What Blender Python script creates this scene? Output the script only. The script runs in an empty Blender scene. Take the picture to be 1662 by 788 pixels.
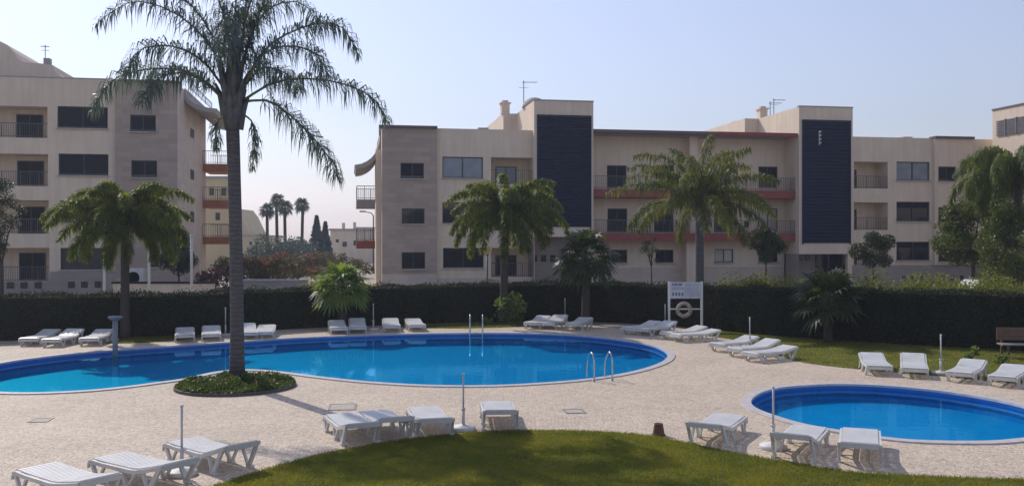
import bpy, bmesh, math, random
import numpy as np
from mathutils import Vector, Matrix
from mathutils.geometry import tessellate_polygon

C = bpy.context.scene.collection
SC = bpy.context.scene
R = math.radians
random.seed(7)
RNG = np.random.default_rng(7)

# ------------------------------------------------------------------ camera, sky, sun, exposure
F, H, H0, CX = 1500.0, 3.8, 390.0, 831.0          # focal in photo pixels, eye height, horizon row, centre column
cam = bpy.data.objects.new('camera', bpy.data.cameras.new('camera'))
C.objects.link(cam)
cam.data.sensor_width = 36
cam.data.lens = 36 * F / 1662
cam.data.shift_y = (H0 - 394) / 1662
cam.data.clip_end = 6000
cam.location = (0, 0, H)
cam.rotation_euler = (R(90), 0, 0)
SC.camera = cam

SUN_AZ, SUN_EL = R(-38), R(39)                     # azimuth measured from +Y towards +X
world = bpy.data.worlds.new('World')
SC.world = world
world.use_nodes = True
nt = world.node_tree
bg = nt.nodes['Background']
sky = nt.nodes.new('ShaderNodeTexSky')
sky.sky_type = 'NISHITA'
sky.sun_disc = False
sky.sun_elevation = SUN_EL
sky.sun_rotation = SUN_AZ
sky.altitude = 0
sky.air_density = 1.6
sky.dust_density = .8
sky.ozone_density = 5.0
tint = nt.nodes.new('ShaderNodeHueSaturation'); tint.inputs['Saturation'].default_value = .54
tmul = nt.nodes.new('ShaderNodeMix'); tmul.data_type = 'RGBA'; tmul.blend_type = 'MULTIPLY'; tmul.inputs['Factor'].default_value = 1
tmul.inputs['B'].default_value = (.885, .885, 1.085, 1)
nt.links.new(sky.outputs[0], tint.inputs['Color']); nt.links.new(tint.outputs[0], tmul.inputs['A']); nt.links.new(tmul.outputs['Result'], bg.inputs[0])
bg.inputs[1].default_value = 0.094
sun = bpy.data.objects.new('sun', bpy.data.lights.new('sun', 'SUN'))
C.objects.link(sun)
sun.data.energy = 2.45
sun.data.angle = R(0.6)
sun.data.color = (1.0, 0.93, 0.84)
sdir = Vector((math.sin(SUN_AZ) * math.cos(SUN_EL), math.cos(SUN_AZ) * math.cos(SUN_EL), math.sin(SUN_EL)))
sun.rotation_euler = sdir.to_track_quat('Z', 'Y').to_euler()
sun.location = (-20, 20, 40)
SC.view_settings.view_transform = 'Standard'
SC.view_settings.look = 'None'
SC.view_settings.gamma = 1
SC.view_settings.exposure = 0.45
SC.render.engine = 'CYCLES'
SC.cycles.use_denoising = True
SC.cycles.max_bounces = 6
SC.cycles.transparent_max_bounces = 12
SC.cycles.volume_bounces = 0

# ------------------------------------------------------------------ helpers
def gp(px, py, z=0.0):
    t = F * (H - z) / (py - H0)
    return Vector(((px - CX) * t / F, t, z))

def at(px, py, Y):
    return Vector(((px - CX) * Y / F, Y, H + (H0 - py) * Y / F))

class MB:
    def __init__(s): s.v = []; s.f = []
    def quad(s, *p):
        n = len(s.v); s.v += [tuple(q) for q in p]; s.f.append(tuple(range(n, n + len(p))))
    def box(s, x0, x1, y0, y1, z0, z1):
        n = len(s.v)
        s.v += [(x, y, z) for z in (z0, z1) for y in (y0, y1) for x in (x0, x1)]
        s.f += [tuple(n + i for i in q) for q in ((0, 2, 3, 1), (4, 5, 7, 6), (0, 1, 5, 4), (2, 6, 7, 3), (0, 4, 6, 2), (1, 3, 7, 5))]
    def bar(s, a, b, w, h, up=(0, 0, 1)):
        a, b = Vector(a), Vector(b); d = (b - a).normalized(); u = Vector(up)
        if abs(d.dot(u)) > .99: u = Vector((0, 1, 0))
        sx = d.cross(u).normalized() * w / 2; sz = sx.cross(d).normalized() * h / 2
        n = len(s.v)
        for p in (a, b):
            s.v += [tuple(p - sx - sz), tuple(p + sx - sz), tuple(p + sx + sz), tuple(p - sx + sz)]
        s.f += [tuple(n + i for i in q) for q in ((3, 2, 1, 0), (4, 5, 6, 7), (0, 1, 5, 4), (1, 2, 6, 5), (2, 3, 7, 6), (3, 0, 4, 7))]
    def tube(s, pts, rad, seg=8, cap=True):
        pts = [Vector(p) for p in pts]; n0 = len(s.v); k = len(pts)
        if not hasattr(rad, '__len__'): rad = [rad] * k
        ref = None
        for i, p in enumerate(pts):
            d = (pts[min(i + 1, k - 1)] - pts[max(i - 1, 0)]).normalized()
            if ref is None:
                ref = Vector((1, 0, 0)) if abs(d.x) < .9 else Vector((0, 1, 0))
            x = (ref - d * ref.dot(d)).normalized(); y = d.cross(x); ref = x
            for j in range(seg):
                a = 2 * math.pi * j / seg
                s.v.append(tuple(p + (x * math.cos(a) + y * math.sin(a)) * rad[i]))
        for i in range(k - 1):
            for j in range(seg):
                a = n0 + i * seg + j; b = n0 + i * seg + (j + 1) % seg
                s.f.append((a, b, b + seg, a + seg))
        if cap:
            s.f.append(tuple(n0 + j for j in range(seg))[::-1])
            s.f.append(tuple(n0 + (k - 1) * seg + j for j in range(seg)))
    def lathe(s, prof, seg=24, c=(0, 0, 0)):
        n0 = len(s.v)
        for r, z in prof:
            for j in range(seg):
                a = 2 * math.pi * j / seg
                s.v.append((c[0] + r * math.cos(a), c[1] + r * math.sin(a), c[2] + z))
        for i in range(len(prof) - 1):
            for j in range(seg):
                a = n0 + i * seg + j; b = n0 + i * seg + (j + 1) % seg
                s.f.append((a, b, b + seg, a + seg))
        s.f.append(tuple(n0 + j for j in range(seg))[::-1])
        s.f.append(tuple(n0 + (len(prof) - 1) * seg + j for j in range(seg)))
    def prism(s, poly, axis, a, b):
        """extrude a 2-D polygon along axis 'x','y' or 'z' from a to b"""
        def mk(p, t):
            return {'x': (t, p[0], p[1]), 'y': (p[0], t, p[1]), 'z': (p[0], p[1], t)}[axis]
        n = len(s.v); k = len(poly)
        s.v += [mk(p, a) for p in poly] + [mk(p, b) for p in poly]
        s.f.append(tuple(range(n, n + k))[::-1]); s.f.append(tuple(range(n + k, n + 2 * k)))
        for i in range(k):
            j = (i + 1) % k
            s.f.append((n + i, n + j, n + k + j, n + k + i))
    def build(s, name, mat, parent=None, smooth=False, bevel=0):
        me = bpy.data.meshes.new(name)
        me.from_pydata(s.v, [], s.f)
        bm = bmesh.new(); bm.from_mesh(me)
        bmesh.ops.recalc_face_normals(bm, faces=bm.faces)
        if bevel:
            bmesh.ops.remove_doubles(bm, verts=bm.verts, dist=1e-5)
            bmesh.ops.bevel(bm, geom=list(bm.edges), offset=bevel, segments=2, affect='EDGES', clamp_overlap=True)
        bm.to_mesh(me); bm.free()
        me.materials.append(mat)
        if smooth:
            me.polygons.foreach_set('use_smooth', [True] * len(me.polygons))
        return link(name, me, parent)

def link(name, me, parent=None):
    o = bpy.data.objects.new(name, me); C.objects.link(o)
    if parent is not None: o.parent = parent
    return o

def np_mesh(name, V, faces_n, mat, parent=None):
    """V (N,3) vertices used in order; faces_n = list of vertex counts (face k takes the next n)"""
    me = bpy.data.meshes.new(name)
    me.vertices.add(len(V)); me.vertices.foreach_set('co', np.asarray(V, dtype=np.float32).ravel())
    fn = np.asarray(faces_n, dtype=np.int32)
    me.loops.add(int(fn.sum())); me.loops.foreach_set('vertex_index', np.arange(fn.sum(), dtype=np.int32))
    me.polygons.add(len(fn)); me.polygons.foreach_set('loop_start', np.concatenate([[0], np.cumsum(fn)[:-1]]).astype(np.int32))
    me.update(calc_edges=True); me.validate()
    me.materials.append(mat)
    return link(name, me, parent)

def tag(o, label=None, cat=None, group=None, kind=None):
    if label: o['label'] = label
    if cat: o['category'] = cat
    if group: o['group'] = group
    if kind: o['kind'] = kind
    return o

def thing(name, label, cat, loc=(0, 0, 0), rz=0.0, group=None):
    o = bpy.data.objects.new(name, None); C.objects.link(o)
    o.location = loc; o.rotation_euler = (0, 0, rz); o.empty_display_size = .3
    return tag(o, label, cat, group)

def copy_tree(o, parent=None):
    c = o.copy(); C.objects.link(c)
    if parent is not None: c.parent = parent
    for ch in list(o.children): copy_tree(ch, c)
    return c

def spline(pts, closed=True, n=6):
    out = []; k = len(pts)
    for i in range(k if closed else k - 1):
        if closed: p = [pts[(i + j - 1) % k] for j in range(4)]
        else: p = [pts[min(max(i + j - 1, 0), k - 1)] for j in range(4)]
        for q in range(n):
            t = q / n
            out.append(tuple(.5 * ((2 * p[1][a]) + (-p[0][a] + p[2][a]) * t + (2 * p[0][a] - 5 * p[1][a] + 4 * p[2][a] - p[3][a]) * t * t
                                   + (-p[0][a] + 3 * p[1][a] - 3 * p[2][a] + p[3][a]) * t ** 3) for a in range(len(p[0]))))
    if not closed: out.append(tuple(pts[-1]))
    return out

# ------------------------------------------------------------------ materials
def M(name, col, rough=.7, var=.12, scale=3.0, col2=None, bump=0.0, bscale=30.0, metal=0.0, spec=.5, detail=4):
    m = bpy.data.materials.new(name); m.use_nodes = True
    t = m.node_tree; b = t.nodes['Principled BSDF']
    tc = t.nodes.new('ShaderNodeTexCoord')
    nz = t.nodes.new('ShaderNodeTexNoise'); nz.inputs['Scale'].default_value = scale; nz.inputs['Detail'].default_value = detail
    t.links.new(tc.outputs['Object'], nz.inputs['Vector'])
    mx = t.nodes.new('ShaderNodeValToRGB')
    c2 = col2 or tuple(c * (1 - 2 * var) for c in col)
    mx.color_ramp.elements[0].position = .3; mx.color_ramp.elements[1].position = .7
    mx.color_ramp.elements[0].color = (*c2, 1); mx.color_ramp.elements[1].color = (*col, 1)
    t.links.new(nz.outputs['Fac'], mx.inputs['Fac']); t.links.new(mx.outputs[0], b.inputs['Base Color'])
    b.inputs['Roughness'].default_value = rough; b.inputs['Metallic'].default_value = metal
    b.inputs['Specular IOR Level'].default_value = spec
    if bump:
        n2 = t.nodes.new('ShaderNodeTexNoise'); n2.inputs['Scale'].default_value = bscale; n2.inputs['Detail'].default_value = 5
        t.links.new(tc.outputs['Object'], n2.inputs['Vector'])
        bp = t.nodes.new('ShaderNodeBump'); bp.inputs['Strength'].default_value = bump; bp.inputs['Distance'].default_value = .02
        t.links.new(n2.outputs['Fac'], bp.inputs['Height']); t.links.new(bp.outputs[0], b.inputs['Normal'])
    return m

def streaks(m, lo=.91, hi=1.04):
    t = m.node_tree; b = t.nodes['Principled BSDF']; src = b.inputs['Base Color'].links[0].from_socket
    tc = t.nodes.new('ShaderNodeTexCoord'); mp = t.nodes.new('ShaderNodeMapping'); mp.inputs['Scale'].default_value = (2.2, 2.2, .16)
    nz = t.nodes.new('ShaderNodeTexNoise'); nz.inputs['Scale'].default_value = 1.5; nz.inputs['Detail'].default_value = 7; nz.inputs['Roughness'].default_value = .65
    t.links.new(tc.outputs['Object'], mp.inputs[0]); t.links.new(mp.outputs[0], nz.inputs['Vector'])
    mr = t.nodes.new('ShaderNodeMapRange'); mr.inputs['From Min'].default_value = .3; mr.inputs['From Max'].default_value = .62; mr.inputs['To Min'].default_value = lo; mr.inputs['To Max'].default_value = hi
    t.links.new(nz.outputs['Fac'], mr.inputs['Value'])
    mx = t.nodes.new('ShaderNodeMix'); mx.data_type = 'RGBA'; mx.blend_type = 'MULTIPLY'; mx.inputs['Factor'].default_value = 1
    t.links.new(src, mx.inputs['A']); t.links.new(mr.outputs[0], mx.inputs['B']); t.links.new(mx.outputs['Result'], b.inputs['Base Color'])
    return m

def leafmat(name, c1, c2, trans=.35, rough=.5, scale=2.0, tcol=None):
    m = bpy.data.materials.new(name); m.use_nodes = True
    t = m.node_tree; b = t.nodes['Principled BSDF']; out = t.nodes['Material Output']
    tc = t.nodes.new('ShaderNodeTexCoord')
    nz = t.nodes.new('ShaderNodeTexNoise'); nz.inputs['Scale'].default_value = scale; nz.inputs['Detail'].default_value = 6; nz.inputs['Roughness'].default_value = .7
    t.links.new(tc.outputs['Object'], nz.inputs['Vector'])
    r = t.nodes.new('ShaderNodeValToRGB')
    r.color_ramp.elements[0].position = .32; r.color_ramp.elements[1].position = .68
    r.color_ramp.elements[0].color = (*c1, 1); r.color_ramp.elements[1].color = (*c2, 1)
    t.links.new(nz.outputs['Fac'], r.inputs['Fac']); t.links.new(r.outputs[0], b.inputs['Base Color'])
    b.inputs['Roughness'].default_value = rough
    b.inputs['Specular IOR Level'].default_value = .4
    tr = t.nodes.new('ShaderNodeBsdfTranslucent')
    if tcol: tr.inputs['Color'].default_value = (*tcol, 1)
    else:
        g = t.nodes.new('ShaderNodeMix'); g.data_type = 'RGBA'; g.blend_type = 'MULTIPLY'; g.inputs['Factor'].default_value = 1
        g.inputs['B'].default_value = (2.0, 1.9, .7, 1)
        t.links.new(r.outputs[0], g.inputs['A']); t.links.new(g.outputs['Result'], tr.inputs['Color'])
    ms = t.nodes.new('ShaderNodeMixShader'); ms.inputs[0].default_value = trans
    t.links.new(b.outputs[0], ms.inputs[1]); t.links.new(tr.outputs[0], ms.inputs[2]); t.links.new(ms.outputs[0], out.inputs['Surface'])
    return m

def stonemat(name, col, bw, bh, var=.18, mortar=.75, axis='xz', rough=.75):
    """coursed stone cladding, brick texture on u-z"""
    m = bpy.data.materials.new(name); m.use_nodes = True
    t = m.node_tree; b = t.nodes['Principled BSDF']
    tc = t.nodes.new('ShaderNodeTexCoord'); sp = t.nodes.new('ShaderNodeSeparateXYZ'); cb = t.nodes.new('ShaderNodeCombineXYZ')
    t.links.new(tc.outputs['Object'], sp.inputs[0])
    ad = t.nodes.new('ShaderNodeMath'); ad.operation = 'ADD'
    t.links.new(sp.outputs['X'], ad.inputs[0]); t.links.new(sp.outputs['Y'], ad.inputs[1])
    t.links.new(ad.outputs[0], cb.inputs[0]); t.links.new(sp.outputs['Z'], cb.inputs[1])
    br = t.nodes.new('ShaderNodeTexBrick')
    br.inputs['Scale'].default_value = 1; br.inputs['Brick Width'].default_value = bw; br.inputs['Row Height'].default_value = bh
    br.inputs['Mortar Size'].default_value = .008; br.inputs['Bias'].default_value = 0
    br.inputs['Color1'].default_value = (*col, 1); br.inputs['Color2'].default_value = (*[c * (1 - var) for c in col], 1)
    br.inputs['Mortar'].default_value = (*[c * mortar for c in col], 1)
    t.links.new(cb.outputs[0], br.inputs['Vector'])
    nz = t.nodes.new('ShaderNodeTexNoise'); nz.inputs['Scale'].default_value = .7; nz.inputs['Detail'].default_value = 6
    t.links.new(tc.outputs['Object'], nz.inputs['Vector'])
    rp = t.nodes.new('ShaderNodeMapRange'); rp.inputs['To Min'].default_value = .8; rp.inputs['To Max'].default_value = 1.15
    t.links.new(nz.outputs['Fac'], rp.inputs['Value'])
    mx = t.nodes.new('ShaderNodeMix'); mx.data_type = 'RGBA'; mx.blend_type = 'MULTIPLY'; mx.inputs['Factor'].default_value = 1
    t.links.new(br.outputs['Color'], mx.inputs['A']); t.links.new(rp.outputs[0], mx.inputs['B'])
    t.links.new(mx.outputs['Result'], b.inputs['Base Color']); b.inputs['Roughness'].default_value = rough
    return m

def settsmat():
    m = bpy.data.materials.new('limestone_setts'); m.use_nodes = True
    t = m.node_tree; b = t.nodes['Principled BSDF']
    tc = t.nodes.new('ShaderNodeTexCoord')
    wn = t.nodes.new('ShaderNodeTexNoise'); wn.inputs['Scale'].default_value = .5; wn.inputs['Detail'].default_value = 2
    t.links.new(tc.outputs['Object'], wn.inputs['Vector'])
    wv = t.nodes.new('ShaderNodeVectorMath'); wv.operation = 'MULTIPLY_ADD'
    wv.inputs[1].default_value = (.5, .5, 0)
    t.links.new(wn.outputs['Color'], wv.inputs[0]); t.links.new(tc.outputs['Object'], wv.inputs[2])
    vo = t.nodes.new('ShaderNodeTexVoronoi'); vo.feature = 'F1'; vo.inputs['Scale'].default_value = 12.5; vo.inputs['Randomness'].default_value = .55
    ve = t.nodes.new('ShaderNodeTexVoronoi'); ve.feature = 'DISTANCE_TO_EDGE'; ve.inputs['Scale'].default_value = 12.5; ve.inputs['Randomness'].default_value = .55
    for v in (vo, ve): t.links.new(wv.outputs[0], v.inputs['Vector'])
    hs = t.nodes.new('ShaderNodeSeparateColor'); t.links.new(vo.outputs['Color'], hs.inputs[0])
    r1 = t.nodes.new('ShaderNodeValToRGB')
    r1.color_ramp.elements[0].color = (.52, .42, .325, 1); r1.color_ramp.elements[1].color = (.67, .565, .44, 1)
    e = r1.color_ramp.elements.new(.5); e.color = (.62, .505, .385, 1)
    t.links.new(hs.outputs[0], r1.inputs['Fac'])
    jr = t.nodes.new('ShaderNodeMapRange'); jr.inputs['From Max'].default_value = .09; jr.inputs['To Min'].default_value = .6
    t.links.new(ve.outputs['Distance'], jr.inputs['Value'])
    st = t.nodes.new('ShaderNodeTexNoise'); st.inputs['Scale'].default_value = .45; st.inputs['Detail'].default_value = 8; st.inputs['Roughness'].default_value = .62
    t.links.new(tc.outputs['Object'], st.inputs['Vector'])
    sr = t.nodes.new('ShaderNodeMapRange'); sr.inputs['From Min'].default_value = .3; sr.inputs['From Max'].default_value = .7; sr.inputs['To Min'].default_value = .87; sr.inputs['To Max'].default_value = 1.06
    t.links.new(st.outputs['Fac'], sr.inputs['Value'])
    mu = t.nodes.new('ShaderNodeMath'); mu.operation = 'MULTIPLY'; t.links.new(jr.outputs[0], mu.inputs[0]); t.links.new(sr.outputs[0], mu.inputs[1])
    mx = t.nodes.new('ShaderNodeMix'); mx.data_type = 'RGBA'; mx.blend_type = 'MULTIPLY'; mx.inputs['Factor'].default_value = 1
    t.links.new(r1.outputs[0], mx.inputs['A']); t.links.new(mu.outputs[0], mx.inputs['B'])
    t.links.new(mx.outputs['Result'], b.inputs['Base Color'])
    b.inputs['Roughness'].default_value = .7; b.inputs['Specular IOR Level'].default_value = .3
    bp = t.nodes.new('ShaderNodeBump'); bp.inputs['Strength'].default_value = .6; bp.inputs['Distance'].default_value = .012
    jb = t.nodes.new('ShaderNodeMapRange'); jb.inputs['From Max'].default_value = .12
    t.links.new(ve.outputs['Distance'], jb.inputs['Value']); t.links.new(jb.outputs[0], bp.inputs['Height']); t.links.new(bp.outputs[0], b.inputs['Normal'])
    return m

def watermat():
    m = bpy.data.materials.new('pool_water'); m.use_nodes = True
    t = m.node_tree; out = t.nodes['Material Output']; t.nodes.remove(t.nodes['Principled BSDF'])
    tr = t.nodes.new('ShaderNodeBsdfTransparent'); tr.inputs['Color'].default_value = (.10, .95, 1.0, 1)
    gl = t.nodes.new('ShaderNodeBsdfGlossy'); gl.inputs['Roughness'].default_value = .015; gl.inputs['Color'].default_value = (.22, .66, .95, 1)
    tc = t.nodes.new('ShaderNodeTexCoord'); mp = t.nodes.new('ShaderNodeMapping'); mp.inputs['Scale'].default_value = (1, 1, 1)
    nz = t.nodes.new('ShaderNodeTexNoise'); nz.inputs['Scale'].default_value = 2.6; nz.inputs['Detail'].default_value = 4
    t.links.new(tc.outputs['Object'], mp.inputs[0]); t.links.new(mp.outputs[0], nz.inputs['Vector'])
    bp = t.nodes.new('ShaderNodeBump'); bp.inputs['Strength'].default_value = .022; bp.inputs['Distance'].default_value = .1
    t.links.new(nz.outputs['Fac'], bp.inputs['Height']); t.links.new(bp.outputs[0], gl.inputs['Normal'])
    fr = t.nodes.new('ShaderNodeFresnel'); fr.inputs['IOR'].default_value = 1.33
    t.links.new(bp.outputs[0], fr.inputs['Normal'])
    ms = t.nodes.new('ShaderNodeMixShader')
    ge = t.nodes.new('ShaderNodeNewGeometry'); fm = t.nodes.new('ShaderNodeMix')      # seen from below the refracted light passes: no total reflection
    fm.inputs['B'].default_value = .06
    t.links.new(ge.outputs['Backfacing'], fm.inputs['Factor']); t.links.new(fr.outputs[0], fm.inputs['A'])
    t.links.new(fm.outputs['Result'], ms.inputs[0]); t.links.new(tr.outputs[0], ms.inputs[1]); t.links.new(gl.outputs[0], ms.inputs[2])
    t.links.new(ms.outputs[0], out.inputs['Surface'])
    return m

def tilemat():
    m = stonemat('pool_tile', (.03, .26, .62), .33, .33, .12, 1.35)
    return m

SETTS = settsmat(); WATER = watermat()
def pooltile():
    m = bpy.data.materials.new('blue_pool_lining'); m.use_nodes = True
    t = m.node_tree; b = t.nodes['Principled BSDF']
    tc = t.nodes.new('ShaderNodeTexCoord'); br = t.nodes.new('ShaderNodeTexBrick')
    br.offset = 0; br.inputs['Scale'].default_value = 1; br.inputs['Brick Width'].default_value = .3; br.inputs['Row Height'].default_value = .3
    br.inputs['Mortar Size'].default_value = .01
    br.inputs['Color1'].default_value = (.010, .25, .62, 1); br.inputs['Color2'].default_value = (.012, .29, .66, 1); br.inputs['Mortar'].default_value = (.04, .34, .70, 1)
    t.links.new(tc.outputs['Object'], br.inputs['Vector']); t.links.new(br.outputs['Color'], b.inputs['Base Color'])
    b.inputs['Roughness'].default_value = .5
    return m
POOLTILE = pooltile()
BAND = M('dark_blue_waterline_tile', (.015, .14, .46), .35)
COPING = M('pale_coping_stone', (.54, .50, .49), .65, .12, 5, bump=.1)
SOIL = M('soil', (.09, .06, .04), .95, .2, 8)
LAWN = M('lawn_turf', (.17, .16, .022), .95, .1, 1.1, col2=(.06, .09, .010), detail=8)
GRASS = leafmat('grass_blades', (.085, .115, .014), (.215, .20, .035), .44, .75, .9)
VERGE = M('terrace_ground', (.40, .36, .29), .95, .1, .6, col2=(.30, .27, .21), detail=7)
HEDGE_CORE = M('hedge_inner', (.012, .016, .008), .95, .1, 4)
HEDGE_LEAF = leafmat('hedge_leaf', (.012, .020, .008), (.036, .046, .014), .15, .8, 1.2)
CREAM = M('cream_render', (.75, .615, .475), .85, .05, .8, bump=.05, bscale=60, detail=7)
streaks(CREAM)
CREAM2 = M('yellow_render', (.62, .50, .30), .85, .05, .5)
STONE = stonemat('brown_stone_cladding', (.44, .35, .285), 1.1, .3)
STONE_L = stonemat('light_stone_cladding', (.60, .50, .415), .9, .3, .1, .85)
STONE_G = stonemat('grey_stone_plinth', (.36, .31, .275), .9, .35, .12)
SLAB = M('terracotta_red_paint', (.27, .062, .048), .7, .08, 1.5)
RUST = M('rust_orange_paint', (.40, .16, .085), .75, .1, 1.5)
CORNICE = M('dark_purple_brown_metal', (.13, .085, .09), .5, .08, 2)
EAVE = M('grey_eave_render', (.40, .36, .34), .8, .06, 1)
PANEL = M('navy_louvre_metal', (.003, .016, .060), .55, .1, 1.2, spec=.12)
SHUT = M('dark_roller_shutter', (.006, .010, .022), .6, .1, 2, spec=.2)
FRAME = M('dark_window_frame', (.03, .03, .035), .4)
def glass(name, col, rough=.05):
    m = M(name, col, rough, .15, 1.3); m.node_tree.nodes['Principled BSDF'].inputs['IOR'].default_value = 1.5
    return m
PANE = glass('dark_window_glass', (.016, .022, .035), .06)
PANE_L = glass('sky_reflection_window_glass', (.22, .27, .32), .12)  # reflected sky painted in as a pale grey-blue pane colour
PANE_W = glass('white_curtain_glass', (.5, .48, .45), .2)
SILL = M('pale_sill', (.5, .46, .42), .8)
RAIL = M('grey_rail_metal', (.12, .12, .13), .4, metal=.5)
WHITE = M('white_plastic', (.74, .735, .72), .45, .06, 2.5, col2=(.62, .61, .585), detail=6)
WHITE2 = M('weathered_white_plastic', (.66, .65, .62), .55, .08, 3, col2=(.50, .485, .45), detail=6)
STEEL = M('brushed_steel', (.55, .55, .56), .22, .05, 5, metal=1)
GREYSTEEL = M('dull_grey_steel', (.26, .25, .24), .5, .08, 6, metal=.1)
BARK_P = M('grey_palm_trunk', (.20, .175, .155), .9, .2, 6, bump=.5, bscale=18)
def ringed(name, c1, c2, per):
    m = bpy.data.materials.new(name); m.use_nodes = True
    t = m.node_tree; b = t.nodes['Principled BSDF']; tc = t.nodes.new('ShaderNodeTexCoord')
    nz = t.nodes.new('ShaderNodeTexNoise'); nz.inputs['Scale'].default_value = 5; nz.inputs['Detail'].default_value = 6
    t.links.new(tc.outputs['Object'], nz.inputs['Vector'])
    sp = t.nodes.new('ShaderNodeSeparateXYZ'); t.links.new(tc.outputs['Object'], sp.inputs[0])
    ma = t.nodes.new('ShaderNodeMath'); ma.operation = 'MULTIPLY_ADD'; ma.inputs[1].default_value = .25
    t.links.new(nz.outputs['Fac'], ma.inputs[0]); t.links.new(sp.outputs['Z'], ma.inputs[2])
    mm = t.nodes.new('ShaderNodeMath'); mm.operation = 'PINGPONG'; mm.inputs[1].default_value = per; t.links.new(ma.outputs[0], mm.inputs[0])
    mr = t.nodes.new('ShaderNodeMapRange'); mr.inputs['From Max'].default_value = per; t.links.new(mm.outputs[0], mr.inputs['Value'])
    ad = t.nodes.new('ShaderNodeMath'); ad.operation = 'MULTIPLY'; t.links.new(mr.outputs[0], ad.inputs[0]); t.links.new(nz.outputs['Fac'], ad.inputs[1])
    rp = t.nodes.new('ShaderNodeValToRGB'); rp.color_ramp.elements[0].color = (*c2, 1); rp.color_ramp.elements[1].color = (*c1, 1)
    rp.color_ramp.elements[0].position = .05; rp.color_ramp.elements[1].position = .5
    t.links.new(ad.outputs[0], rp.inputs['Fac']); t.links.new(rp.outputs[0], b.inputs['Base Color'])
    b.inputs['Roughness'].default_value = .9
    bp = t.nodes.new('ShaderNodeBump'); bp.inputs['Strength'].default_value = .5; bp.inputs['Distance'].default_value = .03
    t.links.new(ad.outputs[0], bp.inputs['Height']); t.links.new(bp.outputs[0], b.inputs['Normal'])
    return m
RING = ringed('ringed_palm_trunk', (.105, .103, .105), (.066, .063, .065), .06)
BARK = M('brown_bark', (.075, .058, .046), .95, .2, 8, bump=.5, bscale=20)
SHAFT = M('leaf_base_sheath', (.12, .13, .135), .75, .25, 5, col2=(.055, .06, .065))
RACHIS = M('frond_stalk', (.13, .14, .06), .6, .15, 4)
PALM_BLUE = leafmat('veil_blue_palm_leaf', (.045, .07, .085), (.11, .15, .17), .34, .42, 1.5)  # blue of lens veil and sky sheen put into the leaf colour
PALM_GREEN = leafmat('green_palm_leaf', (.045, .08, .014), (.18, .205, .03), .50, .5, 1.2)
PALM_DARK = leafmat('deep_green_palm_leaf', (.04, .07, .015), (.13, .16, .03), .45, .5, 1.2)
PALM_YEL = leafmat('yellow_green_palm_leaf', (.045, .075, .025), (.17, .175, .04), .45, .5, .8)
FAN_BRIGHT = leafmat('bright_fan_leaf', (.09, .15, .045), (.19, .25, .075), .45, .5, 1.5)
FAN_DARK = leafmat('dark_fan_leaf', (.022, .040, .018), (.06, .085, .03), .3, .5, 1.5)
LEAF_D = leafmat('dark_tree_leaf', (.018, .030, .014), (.05, .068, .024), .25, .5, 2)
LEAF_G = leafmat('green_tree_leaf', (.04, .068, .016), (.10, .125, .032), .4, .5, 1.2)
LEAF_G2 = leafmat('mid_green_tree_leaf', (.035, .06, .012), (.095, .12, .026), .38, .5, 1.2)
LEAF_Y = leafmat('yellow_green_leaf', (.085, .11, .02), (.17, .18, .035), .45, .5, 1.5)
LEAF_B = leafmat('haze_tinted_far_leaf', (.05, .08, .095), (.10, .14, .15), .2, .6, .5)  # blue of the distant haze mixed into the leaf colour
PINK = leafmat('magenta_bracts', (.20, .04, .085), (.30, .07, .13), .4, .6, 2)
DRYLEAF = leafmat('brownish_bush_leaf', (.05, .05, .03), (.11, .085, .05), .3, .6, .8)

# ------------------------------------------------------------------ setting: ground, deck, pools, lawns
def sheet(name, outer, holes, z, mat, kind='structure', parent=None):
    polys = [[Vector((p[0], p[1], 0)) for p in outer]] + [[Vector((p[0], p[1], 0)) for p in h] for h in holes]
    tris = tessellate_polygon(polys)
    vs = [p for q in polys for p in q]
    me = bpy.data.meshes.new(name)
    me.from_pydata([(p.x, p.y, z) for p in vs], [], [tuple(t) for t in tris])
    bm = bmesh.new(); bm.from_mesh(me)
    for f in bm.faces:
        if f.normal.z < 0: f.normal_flip()
    bm.to_mesh(me); bm.free()
    me.materials.append(mat)
    o = link(name, me, parent)
    if kind: o['kind'] = kind
    return o

def offset(poly, d):
    out = []; k = len(poly)
    area = sum(poly[i][0] * poly[(i + 1) % k][1] - poly[(i + 1) % k][0] * poly[i][1] for i in range(k))
    sg = 1 if area > 0 else -1
    for i in range(k):
        a, b = poly[i - 1], poly[(i + 1) % k]
        tx, ty = b[0] - a[0], b[1] - a[1]; l = math.hypot(tx, ty)
        out.append((poly[i][0] + sg * ty / l * d, poly[i][1] - sg * tx / l * d))
    return out

px1 = [(-60, 606), (0, 590), (60, 581), (120, 574), (190, 568), (290, 561), (380, 555), (470, 549), (560, 545), (640, 542.5), (720, 541), (810, 540.5),
       (890, 542), (950, 545.5), (1010, 552), (1055, 560), (1078, 569), (1085, 578), (1075, 588), (1045, 599), (1005, 608), (950, 616), (880, 622),
       (800, 626), (710, 626), (640, 623), (580, 618.5), (520, 612), (470, 605.5), (425, 601), (385, 600.5), (345, 605), (300, 615), (250, 622),
       (200, 628.5), (150, 633.5), (100, 636.5), (50, 638), (0, 637), (-50, 632), (-85, 620)]
px2 = [(1217, 652), (1226, 642), (1245, 634), (1280, 628), (1350, 624), (1420, 625.5), (1500, 632), (1580, 643), (1650, 657), (1710, 676), (1728, 692),
       (1705, 704), (1662, 712), (1600, 717), (1500, 716), (1430, 710), (1365, 700), (1300, 688), (1250, 673), (1224, 662)]
def ground_px(l, z=0): return [tuple(gp(x, y, z))[:2] for x, y in l]
POOL1 = spline(ground_px(px1)); POOL2 = spline(ground_px(px2))
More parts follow.
